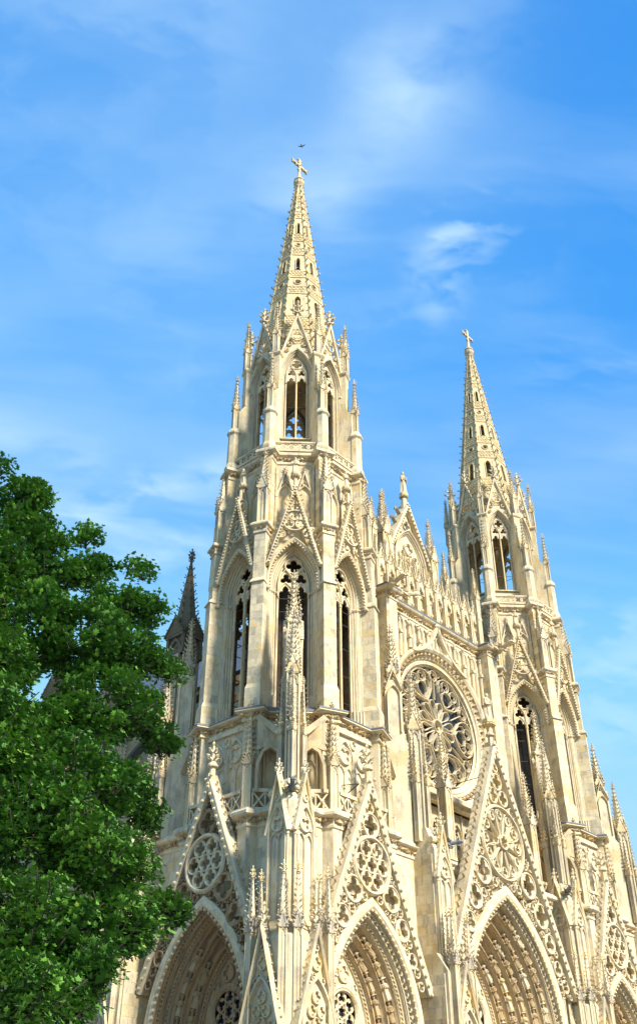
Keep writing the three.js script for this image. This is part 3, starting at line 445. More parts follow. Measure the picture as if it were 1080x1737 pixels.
P.lanternGable = (() => {
  const g = group('lantern_gable'), [f, cr] = gableSoups(50.1, 1.2, 45.9, 2.98, 3.24, 0.17, 9, 0.24, null); mesh('gable_frame', f, stone, g); mesh('crockets', cr, stones[2], g).userData.kind = 'stuff';
  const t = new Soup(); for (const [x, y, r, n] of [[0, 47.95, 0.36, 4], [-0.47, 47.3, 0.16, 3], [0.47, 47.3, 0.16, 3], [-0.62, 46.75, 0.12, 3], [0.62, 46.75, 0.12, 3], [0, 48.48, 0.16, 3]]) foilRing(t, x, y, r, n, 3.04, 3.12, n === 4 ? PI / 4 : PI / 2); t.extr([[-0.36, 48.6], [0.36, 48.6], [0, 49.9]], null, 3.02, 3.1); mesh('tracery', t, stone, g);
  const fn = new Soup(); finial(fn, 0, 50.0, 3.1, 1.35); mesh('finial', fn, stone, g); return g;
})();
// -- spire: eight pierced faces, scale bands, crocketed arrises
function spire(yb, yt, k, kind) {
  const g = group('spire', null, kind), Rb = 0.22 + (67.4 - 46.6) * 0.1195, ab = Rb * C8, at = 0.2, Hh = 67.4 - 46.6, sl = Math.atan((ab - at) / Hh), Ls = Hh / Math.cos(sl), half = (v) => lerp(Rb * S8, at * S8 / C8, v / Ls);
  const vOf = (y) => (y - 46.6) / Math.cos(sl), m = mul(T(0, 46.6, ab), RX(-sl));
  const face = new Soup(), holes = [], rim = new Soup(), rims = [];
  for (const [y0, y1, w] of [[60.7, 62.05, 0.13], [56.2, 57.6, 0.17], [51.2, 53.1, 0.24]]) { const h = arch(w, w * 0.9, vOf(y1) - w * 1.7, vOf(y0), 5); holes.push([...h].reverse()); rims.push(new Soup().sweep(h, mould(0.05, -0.005, 0.07))); }
  for (const [y, r] of [[59.25, 0.15], [54.75, 0.22], [64.2, 0.07]]) { holes.push(foil(0, vOf(y), r, 4, PI / 4).reverse()); rims.push(new Soup().sweep(circle(0, vOf(y), r + 0.03, 16), mould(0.05, -0.005, 0.07), { closed: true })); }
  const Lf = Ls; face.extr([[-half(0), 0], [half(0), 0], [half(Lf), Lf], [-half(Lf), Lf]], holes, -0.16, 0);
  const sc = new Soup();
  for (const [y0, y1] of [[65.0, 65.9], [62.7, 63.6], [59.75, 60.55], [58.0, 58.85], [55.3, 56.05], [53.45, 54.25], [49.6, 51.0], [47.3, 48.6]]) {
    const n = Math.round((y1 - y0) / 0.2); for (let r = 0; r < n; r++) { const v = vOf(y0) + (r + 0.5) * (y1 - y0) / n, hw = half(v) - 0.05, q = Math.max(2, Math.round(hw * 2 / 0.24)), st = hw * 2 / q; for (let i = 0; i <= q; i++) { const x = -hw + (i + (r % 2 ? 0 : 0.5)) * st; if (x > hw - st * 0.2 || x < -hw + st * 0.2) continue; const a = st * 0.46; sc.loft([[[[x - a, 0.0], [x + a, 0.0], [x + a, 0.02], [x - a, 0.02]], v + 0.1], [[[x - a, 0.0], [x + a, 0.0], [x + a, 0.04], [x - a, 0.04]], v - 0.03], [[[x - a * 0.35, 0.0], [x + a * 0.35, 0.0], [x + a * 0.35, 0.045], [x - a * 0.35, 0.045]], v - 0.1]]); } }
    for (const y of [y0, y1]) { const v = vOf(y); rim.box(-half(v) + 0.02, half(v) - 0.02, v - 0.03, v + 0.03, -0.01, 0.05); }
  }
  const fg = new Soup().add(face, m).build(0.1), rg = new Soup().add(rim, m).build(0.2), sg = new Soup().add(sc, m).build(0.5), rimG = rims.map((o) => new Soup().add(o, m).build(0.2));
  for (let i = 0; i < 8; i++) { const q = [mesh('spire_face', fg, stoneSpire[[0, 1, 2, 0, 2, 1, 0, 2][i]], g), mesh('string_courses', rg, stoneSpire[0], g), ...rimG.map((o) => mesh('opening_rim', o, stoneSpire[0], g)), mesh('scale_band', sg, stoneSpire[1], g)]; q[1].userData.kind = q[q.length - 1].userData.kind = 'stuff'; q.forEach((o) => { o.rotation.y = i * PI / 4; }); }
  const cr = new Soup(), ro = new Soup(); mayMiss = false;
  for (let i = 0; i < 8; i++) { const a = (22.5 + 45 * i) * D2R, o = [Math.sin(a), 0, Math.cos(a)], Rt = at / C8; along(cr, CROCKET, [o[0] * Rb, 46.6, o[2] * Rb], [o[0] * Rt, 67.4, o[2] * Rt], o, 24, 0.36, 0.09, 0.985, 0.6); ro.bar([o[0] * Rb, 46.6, o[2] * Rb], [o[0] * Rt, 67.4, o[2] * Rt], 0.11, 0.11); }
  mayMiss = true; mesh('arris_roll', ro, stoneSpire[2], g);
  const cg = cr.build(0.4), per = cg.attributes.position.count / 192; // each crocket its own piece
  for (let i = 0; i < 192; i++) { const q = new THREE.BufferGeometry(); for (const n of ['position', 'normal', 'uv']) { const A = cg.attributes[n]; q.setAttribute(n, new THREE.BufferAttribute(A.array.slice(i * per * A.itemSize, (i + 1) * per * A.itemSize), A.itemSize)); } mesh('crocket', q, stoneSpire[i % 3 ? 1 : 0], g); }
  mesh('knob', new Soup().loft([[ngon(10, 0.24), 67.2], [ngon(10, 0.3), 67.4], [ngon(10, 0.42), 67.62], [ngon(10, 0.46), 67.85], [ngon(10, 0.34), 68.0], [ngon(10, 0.42), 68.1], [ngon(10, 0.38), 68.25], [ngon(10, 0.2), 68.4]]), stones[2], g);
  return g;
}
P.spire = spire();
P.cross = (() => { // stone cross on the spire, arms along the west front
  const g = group('cross', null, 'stone cross with leafy ends on the spire tip'), s = new Soup(); s.loft([[ngon(8, 0.2), 68.35], [ngon(8, 0.13), 68.8], [ngon(8, 0.1), 69.3]]); s.cham(-0.1, 0.1, 69.2, 70.75, -0.1, 0.1, 0.03); mesh('upright', s, stoneWarm, g);
  mesh('arm', new Soup().add(new Soup().cham(-0.1, 0.1, -0.78, 0.78, -0.1, 0.1, 0.03), mul(T(0, 70.0, 0), RZ(PI / 2))), stoneWarm, g);
  const e = new Soup(); for (const [x, y] of [[-0.8, 70], [0.8, 70], [0, 70.8], [-0.8, 70.16], [-0.8, 69.84], [0.8, 70.16], [0.8, 69.84], [-0.16, 70.75], [0.16, 70.75], [0.4, 70.13], [-0.4, 70.13], [0.4, 69.87], [-0.4, 69.87], [0.14, 69.5], [-0.14, 69.5], [0.14, 70.45], [-0.14, 70.45]]) e.ball(x, y, 0, 0.1); mesh('leaf_knobs', e, stoneWarm, g);
  return g;
})();
P.addedBellFrame = (() => { const g = group('added_bell_frame'), s = new Soup(); for (let i = 0; i < 40; i++) { const a = i * PI / 20, q = mesh('plank', new Soup().cham(-0.175, 0.175, 21.2, 31.5, -0.03, 0.03, 0.008), timber, g); q.position.set(Math.sin(a) * 2.4, 0, Math.cos(a) * 2.4); q.rotation.y = a + (hash(i, 3, 5) - 0.5) * 0.06; } for (const y of [23, 25.5, 28]) { s.loft([[ngon(8, 2.5), y], [ngon(8, 2.5), y + 0.2]]); } mesh('tie_beams', s, timber, g).userData.kind = 'stuff'; mesh('ceiling', new Soup().loft([[octPoly(3.55), 32.0], [octPoly(3.55), 32.15]]), timber, g); return g; })();  // plank drum added inside the belfry to block light through the windows
P.core = (() => { const g = group('drum_core'); mesh('masonry', new Soup().loft([[octPoly(3.9), 15.9], [octPoly(3.9), 21.0]]), stones[5], g); return g; })();

function raiseTower(cx, cy, cz, near, spireScale) {
  const at = (p, th) => put(p, cx, cy, cz, th);
  at(P.core, 0); at(P.cornC, 0); at(P.cornD, 0); at(P.addedBellFrame, 0);
  const at2 = (p, th, R, y) => put(p, cx + Math.sin(th) * R, cy + y, cz + Math.cos(th) * R, th);
  const list = [];
  for (let k = 0; k < 8; k++) {
    const th = k * PI / 4, tp = th + PI / 8;
    at(P.drum, th); at(P.balC, th); at(P.drumPier, tp); at2(P.drumPinn, tp, 5.13, 16.25);
    const show = near && (k === 0 || k === 7 || k === 6 || k === 5); // corners at 22.5, -22.5, -67.5, -112.5 degrees
    if (show) { const o = belfryPier(k !== 5); o.position.set(cx, cy, cz); o.rotation.y = tp; church.add(o); } else at(P.pier, tp);
    at(P.belfryWindow, th); at(P.belfryGable, th); at(P.arcade, th); at(P.upperPier, tp); at2(P.pinnD, tp, 4.56, 32.3); at(P.balD, th);
    at2(P.pinnE, tp, 4.1, 40.95); at(P.lanternWindow, th); at(P.lanternGable, th); at2(P.pinnF, tp, 3.53, 46.3);
  }
  for (const p of [P.spire, P.cross]) { const o = at(p, 0); o.scale.y = spireScale; o.position.y = cy + 46.6 * (1 - spireScale); }
}
raiseTower(0, 0, 0, true, 1);
const FX = 24.3, FY = 0.19, FZ = -0.78;
raiseTower(FX, FY, FZ, false, 1 - 0.84 / 24);
// ================================================================ portals (face-local: x across, z outward)
const figGeo = figVar.map((s, i) => new Soup().add(s).add(OCTA, mul(T(0, -0.06, 0), SC(0.2, 0.08, 0.16))).add(OCTA, mul(T(0, 1.08, 0.03), SC(0.19, 0.12, 0.17))).build(i * 0.2));
function packRings(rings, inside, box, rMin, rMax, seed, most) { // fill what is left of a gable with ever smaller circles
  const r = rng(seed), L = rings.map((q) => q.slice()); let made = [];
  for (let pass = 0; pass < 3; pass++) { const lo = lerp(rMax * 0.8, rMin, pass / 2); for (let i = 0; i < 2600 && made.length < most; i++) { const x = r() * box[0], y = lerp(box[1], box[2], r()); let d = Math.min(inside(x, y), rMax); for (const q of L) { d = Math.min(d, Math.hypot(x - q[0], y - q[1]) - q[2]); if (d < lo) break; } d = Math.min(d, x < d ? (x < 0.04 ? d : x) : d); if (d >= lo) { L.push([x, y, d, 3], [-x, y, d, 3]); made.push([x, y, d * 0.98, d > 0.2 ? 4 : 3]); if (x > 0.04) made.push([-x, y, d * 0.98, d > 0.2 ? 4 : 3]); } } }
  return made;
}
function portal({ w, c, ys, zf, hood, win, zin, orders, figStep, figH, gya, gslope, gyf, gz0, gz1, gth, rings, big, statue, finialK, ring, old, blk }) {
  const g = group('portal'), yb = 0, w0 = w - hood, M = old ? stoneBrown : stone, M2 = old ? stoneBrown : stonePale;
  // deep hood band standing forward of the wall
  const hp = arch(w, c, ys, yb, 18), hs = new Soup();
  hs.sweep(hp, [[-hood, zf - 0.9], [-hood, zf], [-hood * 0.75, zf + 0.08], [-hood * 0.2, zf + 0.08], [0, zf], [0, zf - 0.9]], { loop: true }); mesh('hood', hs, stonePale, g);
  const bs = new Soup(); ballsOn(bs, arch(w0 - 0.04, c, ys, ys - 1.5, 18), 0.3, 0.085, zf + 0.02); mesh('hood_beads', bs, stone, g).userData.kind = 'stuff';
  // archivolts: nested orders stepping back, figures standing in the hollows of those marked f
  const tot = orders.reduce((q, o) => q + o[1], 0); let wo = w0, zo = zf - 0.1;
  orders.forEach(([kind, share], i) => {
    const dw = (w0 - win) * share / tot, dz = (zf - 0.1 - zin) * share / tot, wi = wo - dw, z1 = zo, z0 = z1 - dz, s = new Soup(), F = kind === 'f';
    s.sweep(arch(wi, c, ys, yb, 16), F
      ? [[0, z0], [0, z0 + dz * 0.16], [dw * 0.09, z0 + dz * 0.22], [dw * 0.03, z0 + dz * 0.3], [dw * 0.14, z0 + dz * 0.36], [dw * 0.24, z0 + dz * 0.28], [dw * 0.3, z0 + dz * 0.1], [dw * 0.72, z0 + dz * 0.22], [dw * 0.86, z0 + dz * 0.62], [dw * 0.8, z0 + dz * 0.7], [dw * 0.9, z0 + dz * 0.84], [dw, z1]]
      : [[0, z0], [0, z0 + dz * 0.2], [dw * 0.14, z0 + dz * 0.3], [dw * 0.1, z0 + dz * 0.42], [dw * 0.3, z0 + dz * 0.5], [dw * 0.4, z0 + dz * 0.34], [dw * 0.62, z0 + dz * 0.5], [dw * 0.58, z0 + dz * 0.7], [dw * 0.8, z0 + dz * 0.8], [dw * 0.86, z0 + dz * 0.66], [dw, z1]]); mesh('archivolt', s, old ? M : F ? stonePortal : i ? stoneWarm : stone, g);
    if (F) {
      const p = arch(wi + dw * 0.5, c, ys, ys - 1.6, 40); let carry = figStep * (0.4 + 0.2 * (i % 2));
      for (let k = 0; k + 1 < p.length; k++) {
        const [ax, ay] = p[k], [bx, by] = p[k + 1], L = Math.hypot(bx - ax, by - ay);
        while (carry < L) {
          const t = carry / L, x = ax + (bx - ax) * t, y = ay + (by - ay) * t; carry += figStep * (0.94 + 0.12 * lumpR()); if (y > archTop(wi + dw * 0.5, c, ys) - 0.5) continue;
          const sg = x < 0 ? 1 : -1, tx = (bx - ax) / L * sg, ty = (by - ay) / L * sg, up = new THREE.Vector3(tx, ty, 0), out = new THREE.Vector3(-x, 0, 0).normalize().multiplyScalar(0.75 + 0.3 * lumpR()).add(new THREE.Vector3(0, 0, 0.75)); out.addScaledVector(up, -out.dot(up)).normalize(); const side = up.clone().cross(out), kk = figH * (0.9 + 0.2 * lumpR());
          const f = mesh('archivolt_figure', figGeo[(lumpR() * 5) | 0], lumpR() > 0.35 ? stoneFig : M, g); f.matrix.copy(mul(T(x - tx * kk * 0.5, y - ty * kk * 0.5, z0 + dz * 0.42), new M4().makeBasis(side, up, out), SC(kk * 1.25, kk, kk * 1.25))); f.matrix.decompose(f.position, f.quaternion, f.scale);
        } carry -= L;
      }
    } else { const bd = new Soup(); ballsOn(bd, arch(wi + dw * 0.5, c, ys, ys - 1.5, 16), 0.19, 0.07, z0 + dz * 0.5); mesh('leaf_string', bd, old ? M : stoneCarved, g).userData.kind = 'stuff'; }
    wo = wi; zo = z0;
  });
  // tympanum: traceried lunette with a small rose
  const ty = new Soup(), top = archTop(win, c, ys), ry = ring ? ring[0] : ys + 1.2, rr = ring ? ring[1] : win * 0.62;
  ty.extr(arch(win + 0.05, c, ys, 0, 12), [circle(0, ry, rr, 26).reverse()], zin - 0.25, zin + 0.02); mesh('tympanum', ty, M, g);
  const rs = new Soup(); rs.sweep(circle(0, ry, rr, 28), [[-0.12, zin - 0.1], [-0.1, zin + 0.06], [0.02, zin + 0.1], [0.08, zin + 0.05], [0.14, zin + 0.1], [0.2, zin + 0.02]], { closed: true }); for (let i = 0; i < 6; i++) foilRing(rs, Math.sin(i * PI / 3) * rr * 0.58, ry + Math.cos(i * PI / 3) * rr * 0.58, rr * 0.29, 3, zin - 0.16, zin - 0.06, PI / 2 - i * PI / 3); foilRing(rs, 0, ry, rr * 0.29, 6, zin - 0.16, zin - 0.06);
  foilRing(rs, 0, ry + rr + (top - ry - rr) * 0.42, (top - ry - rr) * 0.3, 4, zin, zin + 0.1); for (const sx of [-1, 1]) foilRing(rs, sx * rr * 0.72, ry + rr * 0.98, rr * 0.2, 3, zin, zin + 0.08);
  mesh('lunette_tracery', rs, M, g); mesh('glass_pane', new Soup().extr(circle(0, ry, rr, 24), null, zin - 0.24, zin - 0.22), glass, g);
  // gable
  const q = group('portal_gable'), wf = gslope * (gya - gyf), [f, cr] = gableSoups(gya, wf, gyf, gz0, gz1, gth, Math.round((gya - gyf) / 0.42), 0.3, [0.42, 0.1]);
  mesh('gable_frame', f, stone, q); const per = cr.p.length; mesh('crockets', cr, stones[2], q).userData.kind = 'stuff';
  const zt = (gz0 + gz1) / 2 + 0.05;
  for (const [x, y, r, k] of rings) { const s = new Soup(); foilRing(s, x, y, r, k, zt - 0.1, zt + 0.1); mesh('tracery_circle', s, blk ? stoneBrown : stone, q); }
  { const inside = (x, y) => { const k = 1 / Math.hypot(1, gslope), a = (gslope * (gya - y) - Math.abs(x)) * k - gth - 0.02, R = w + c + 0.02, b = Math.hypot(Math.abs(x) + c, y - ys) - R; return Math.min(a, y < ys ? Math.abs(x) - w : b); };
    for (const [x, y, r, k] of packRings(big ? [...rings, [big[0], big[1], big[2] + 0.1, 6]] : rings, inside, [wf, gyf, gya], 0.085, 0.36, 7, 46)) { const s = new Soup(); foilRing(s, x, y, r, k, zt - 0.08, zt + 0.08, Math.atan2(y - 14, x)); mesh('tracery_circle', s, blk ? stoneBrown : stone, q); } }
  if (big) {
    const [x, y, R, kind] = big, s = new Soup(); s.sweep(circle(x, y, R, 40), [[-0.1, zt - 0.14], [-0.1, zt + 0.1], [-0.03, zt + 0.2], [0.05, zt + 0.2], [0.1, zt + 0.1], [0.1, zt - 0.14]], { closed: true, loop: true }); mesh('tracery_ring', s, stone, q);
    if (kind === 6) { for (let i = 0; i < 6; i++) { const a = i * PI / 3 + PI / 6, t = new Soup(); foilRing(t, x + Math.sin(a) * R * 0.63, y + Math.cos(a) * R * 0.63, R * 0.315, 4, zt - 0.1, zt + 0.1); mesh('tracery_circle', t, stone, q); } const t = new Soup(); foilRing(t, x, y, R * 0.31, 4, zt - 0.1, zt + 0.1); mesh('tracery_circle', t, stone, q); }
    else { // wheel of petals round a hub
      for (let i = 0; i < 12; i++) { const a = i * PI / 6, t = new Soup(), L = [[0.2, 0.05], [0.5, 0.11], [0.74, 0.2], [0.88, 0.17], [0.94, 0], [0.88, -0.17], [0.74, -0.2], [0.5, -0.11], [0.2, -0.05]].map(([r, d]) => [x + R * (r * Math.sin(a) + d * Math.cos(a)), y + R * (r * Math.cos(a) - d * Math.sin(a))]); t.sweep(L, [[-0.045, zt - 0.1], [-0.045, zt + 0.06], [0, zt + 0.12], [0.045, zt + 0.06], [0.045, zt - 0.1]], { closed: true, loop: true }); foilRing(t, x + R * 0.78 * Math.sin(a), y + R * 0.78 * Math.cos(a), R * 0.13, 3, zt - 0.06, zt + 0.06); mesh('wheel_petal', t, stone, q); }
      const t = new Soup(); foilRing(t, x, y, R * 0.2, 6, zt - 0.1, zt + 0.2); mesh('wheel_hub', t, stonePale, q);
    }
  }
  const nk = new Soup().cyl(0, zt, 0.19, 0.15, gya - 0.5, gya + 0.35, 8); nk.loft([[ngon(10, 0.15, 0, zt), gya + 0.3], [ngon(10, 0.27, 0, zt), gya + 0.36], [ngon(10, 0.27, 0, zt), gya + 0.44], [ngon(10, 0.12, 0, zt), gya + 0.62]]); mesh('neck', nk, stone, q);
  if (statue) statueOn(q, gya + 0.5, zt, statue, 61, 1.5); else { const s = new Soup(); finial(s, 0, gya + 0.5, zt, finialK); mesh('finial', s, stonePale, q); }
  return [g, q];
}
const sideRings = [[0, 15.92, 0.58, 4], [-1.32, 12.86, 0.6, 4], [1.32, 12.86, 0.6, 4], [0, 16.72, 0.26, 3], [-2.06, 11.62, 0.5, 3], [2.06, 11.62, 0.5, 3], [-2.68, 10.42, 0.34, 3], [2.68, 10.42, 0.34, 3], [-1.0, 15.3, 0.16, 3], [1.0, 15.3, 0.16, 3], [-1.72, 13.62, 0.16, 3], [1.72, 13.62, 0.16, 3]];
const sideArgs = { w: 3.4, c: 3.1, ys: 7, zf: 5.32, hood: 0.42, win: 1.55, zin: 3.5, orders: [['m', 0.8], ['m', 0.6], ['f', 1.1], ['f', 1.1], ['m', 0.6]], figStep: 0.95, figH: 0.8, gya: 18.25, gslope: 0.445, gyf: 9.2, gz0: 4.9, gz1: 5.5, gth: 0.34, rings: sideRings, big: [0, 14.12, 1.24, 6], finialK: 1.15, ring: [8.25, 1.0] };
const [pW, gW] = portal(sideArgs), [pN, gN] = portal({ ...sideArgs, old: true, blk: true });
put(pW); put(gW); put(pN, 0, 0, 0, -PI / 2); put(gN, 0, 0, 0, -PI / 2);
put(pW, FX, FY, FZ); put(gW, FX, FY, FZ);
const CX = 12.15, CZ = -0.39;
const cRings = [[0, 21.3, 0.5, 4], [-0.5, 20.42, 0.46, 4], [0.5, 20.42, 0.46, 4], [-1.2, 19.72, 0.34, 3], [1.2, 19.72, 0.34, 3], [-1.86, 18.95, 0.26, 3], [1.86, 18.95, 0.26, 3], [-2.2, 15.95, 0.72, 4], [2.2, 15.95, 0.72, 4], [-3.2, 14.5, 0.68, 4], [3.2, 14.5, 0.68, 4], [-2.68, 17.05, 0.32, 3], [2.68, 17.05, 0.32, 3], [-3.78, 13.15, 0.52, 3], [3.78, 13.15, 0.52, 3], [-4.32, 11.95, 0.4, 3], [4.32, 11.95, 0.4, 3], [0, 22.12, 0.26, 3], [-1.15, 15.55, 0.26, 3], [1.15, 15.55, 0.26, 3], [-2.3, 14.8, 0.26, 3], [2.3, 14.8, 0.26, 3]];
const [pC, gC] = portal({ w: 4.85, c: 3.5, ys: 8, zf: 5.15, hood: 0.55, win: 1.95, zin: 2.3, orders: [['m', 0.7], ['f', 1], ['f', 1], ['f', 1], ['f', 1], ['f', 1], ['m', 0.5]], figStep: 1.0, figH: 0.84, gya: 23.75, gslope: 0.452, gyf: 10.6, gz0: 4.7, gz1: 5.45, gth: 0.34, rings: cRings, big: [0, 17.85, 2.0, 12], statue: 1.75, ring: [9.4, 1.25] });
put(pC, CX, 0, CZ); put(gC, CX, 0, CZ);

// ================================================================ tower base: square with corner piers, axes as the west front
const bump = (a) => { const L = [[-4.4, a]]; for (const x of [-1.96, 1.96]) L.push([x - 0.46, a], [x - 0.3, a + 0.5], [x + 0.3, a + 0.5], [x + 0.46, a]); L.push([4.4, a]); return L; };
function baseSide(arched, single) {           // one side of the base
  const g = group('base_wall'), o = bump(4.5);
  if (arched) { // ashlar only where it shows beside the gable, plain core behind
    mesh('core', new Soup().extr([[-4.5, 0], [4.5, 0], [4.5, 15.5], [-4.5, 15.5]], [arch(2.98, 3.1, 7, -0.0, 12).map(([x, y]) => [x, Math.max(y, 0.01)]).reverse()], 3.6, 4.44), stone, g);
    const L = []; for (const sx of [-1, 1]) { const a = sx < 0 ? -4.4 : 2.42, b = sx < 0 ? -2.42 : 4.4; L.push(...ashlar(a, b, 9.4, 15.4, 4.3, 4.5, 0.46, 0.75)); } L.push(...ashlar(-1.5, 1.5, 12.9, 15.4, 4.3, 4.5, 0.46, 0.75)); layBlocks(g, L, single);
  } else mesh('core', new Soup().box(-4.5, 4.5, 0, 15.5, 3.6, 4.5), stone, g);
  for (const x of [-1.96, 1.96]) mesh('half_octagon_shaft', new Soup().loft([[[[x - 0.46, 4.4], [x + 0.46, 4.4], [x + 0.46, 4.52], [x + 0.3, 5.0], [x - 0.3, 5.0], [x - 0.46, 4.52]], 11.6], [[[x - 0.46, 4.4], [x + 0.46, 4.4], [x + 0.46, 4.52], [x + 0.3, 5.0], [x - 0.3, 5.0], [x - 0.46, 4.52]], 15.6]]), stones[4], g);
  const c = new Soup(); c.sweepH(o, [[0, 15.35], [0.06, 15.4], [0.06, 15.5], [0.02, 15.56], [0.06, 15.78], [0.24, 15.86], [0.3, 15.92], [0.3, 16.05], [0.16, 16.2], [-0.6, 16.24]]); mesh('cornice', c, stone, g); { const q = new Soup(); for (let i = 0; i + 1 < o.length; i++) frieze(q, o[i], o[i + 1], 15.7, 0.24, 0.2, 0.2); mesh('leaf_frieze', q, stoneCarved, g).userData.kind = 'stuff'; }
  return g;
}
P.cornerPier = (() => { // north-west corner; turned for the others
  const g = group('corner_pier'), s = new Soup(), a = 5.75, b = 4.35, q = 0.2;
  s.loft([[[[-a, b], [-b, b], [-b, a], [-a + q, a], [-a, a - q]].reverse(), 9], [[[-a, b], [-b, b], [-b, a], [-a + q, a], [-a, a - q]].reverse(), 15.7], [[[-5.2, 4.5], [-4.5, 4.5], [-4.5, 5.2], [-5.0, 5.2], [-5.2, 5.0]].reverse(), 16.9]]); mesh('core', s, stone, g);
  const turnQ = new M4().set(0, 0, -1, 0, 0, 1, 0, 0, -1, 0, 0, 0, 0, 0, 0, 1), fc = ashlar(-5.6, -4.36, 10.9, 15.5, 4.3, 4.42, 0.44, 0.7); layBlocks(g, [...fc, ...ashlar(-5.6, -4.36, 10.9, 15.5, 4.3, 4.42, 0.44, 0.7).map(([b, t]) => [new Soup().add(b, turnQ), t])], false);
  const deco = new Soup(), x0 = 0; // one gabled blind window, centred on x = 0, wall at z = 0
  deco.sweep(arch(0.5, 0.85, 14.45, 10.3, 8), mould(0.055, 0, 0.14)); foilRing(deco, 0, 14.72, 0.32, 4, 0.0, 0.09, PI / 4); for (const sx of [-1, 1]) { deco.sweep(arch(0.21, 0.25, 13.95, 10.3, 5).map(([x, y]) => [x + sx * 0.24, y]), mould(0.03, 0, 0.08)); } deco.cyl(0, 0.05, 0.045, 0.045, 10.3, 14.1, 6);
  for (const sx of [-1, 1]) { deco.cyl(sx * 0.58, 0.05, 0.06, 0.06, 10.3, 14.3, 6); deco.cyl(sx * 0.58, 0.05, 0.085, 0.085, 14.2, 14.36, 6); }
  deco.sweep([[-0.68, 14.35], [0, 17.0], [0.68, 14.35]], [[-0.1, -0.1], [-0.1, 0.14], [-0.02, 0.2], [0.05, 0.14], [0.05, -0.1]], { loop: true }); deco.extr([[-0.62, 14.5], [0.62, 14.5], [0, 16.9]], [[[-0.4, 14.52], [0, 15.5], [0.4, 14.52]].reverse()], -0.08, 0.05); foilRing(deco, 0, 15.85, 0.17, 3, 0.05, 0.11);
  for (const sx of [-1, 1]) along(deco, CROCKET, [sx * 0.68, 14.35, 0.08], [0, 17.0, 0.08], [sx, 0.3, 0], 9, 0.13, 0.03, 0.92); finial(deco, 0, 16.9, 0.05, 0.75);
  const dg = deco.build(0.33); const w = mesh('gabled_blind_window', dg, stonePale, g); w.position.set(-5.0, 0, 5.76); const n = mesh('gabled_blind_window', dg, stonePale, g); n.position.set(-5.76, 0, 5.0); n.rotation.y = -PI / 2;
  // lower, wider stage with a gabled panel to each side and its own pinnacles
  const l = new Soup(), A = 6.35, B = 3.95, q2 = 0.34; const poly = (i) => [[-A + i, B], [-B, B], [-B, A - i], [-A + q2 + i, A - i], [-A + i, A - q2 - i]].reverse(); l.loft([[poly(0), 0], [poly(0), 10.1], [poly(0.55), 10.9]]); mesh('lower_stage', l, stone, g); const lf = () => ashlar(-6.2, -4.0, 4, 10.0, 3.88, 3.98, 0.46, 0.75); layBlocks(g, [...lf(), ...lf().map(([b, t]) => [new Soup().add(b, turnQ), t])], false);
  const lp = new Soup(); lp.sweep(arch(0.82, 1.25, 7.0, 5, 8), mould(0.08, 0, 0.16)); for (const [x, y, r, k] of [[0, 7.95, 0.24, 4], [-0.26, 7.45, 0.23, 4], [0.26, 7.45, 0.23, 4], [0, 7.02, 0.24, 4], [-0.55, 6.9, 0.2, 3], [0.55, 6.9, 0.2, 3], [0, 9.15, 0.26, 4], [-0.16, 8.72, 0.1, 3], [0, 9.72, 0.13, 3], [0.35, 8.55, 0.13, 3], [-0.35, 8.55, 0.13, 3]]) foilRing(lp, x, y, r, k, 0.0, 0.09);
  lp.extr([[-1.05, 5], [1.05, 5], [1.05, 6.9], [0, 10.45], [-1.05, 6.9]], null, -0.2, 0); lp.sweep([[-1.12, 6.75], [0, 10.55], [1.12, 6.75]], [[-0.1, -0.2], [-0.1, 0.18], [-0.02, 0.26], [0.06, 0.18], [0.06, -0.2]], { loop: true }); for (const sx of [-1, 1]) along(lp, CROCKET, [sx * 1.12, 6.75, 0.06], [0, 10.55, 0.06], [sx, 0.3, 0], 12, 0.17, 0.02, 0.93); lp.cyl(0, 0.05, 0.13, 0.13, 10.45, 10.55, 8); finial(lp, 0, 10.5, 0.05, 0.95); for (const sx of [-1, 1]) lp.add(BALL, mul(T(sx * 1.12, 6.7, 0.15), SC(0.16)));
  const lg = lp.build(0.7); const w2 = mesh('gabled_panel', lg, stonePale, g); w2.position.set(-5.05, 0, A + 0.12); const n2 = mesh('gabled_panel', lg, stonePale, g); n2.position.set(-A - 0.12, 0, 5.05); n2.rotation.y = -PI / 2;
  return g;
})();
P.lowPinn = pinnacle({ w: 0.34, hs: 4.3, hp: 2.5, sides: 4, nc: 9, ck: 0.12, gab: 1.4, fin: 0.5 });
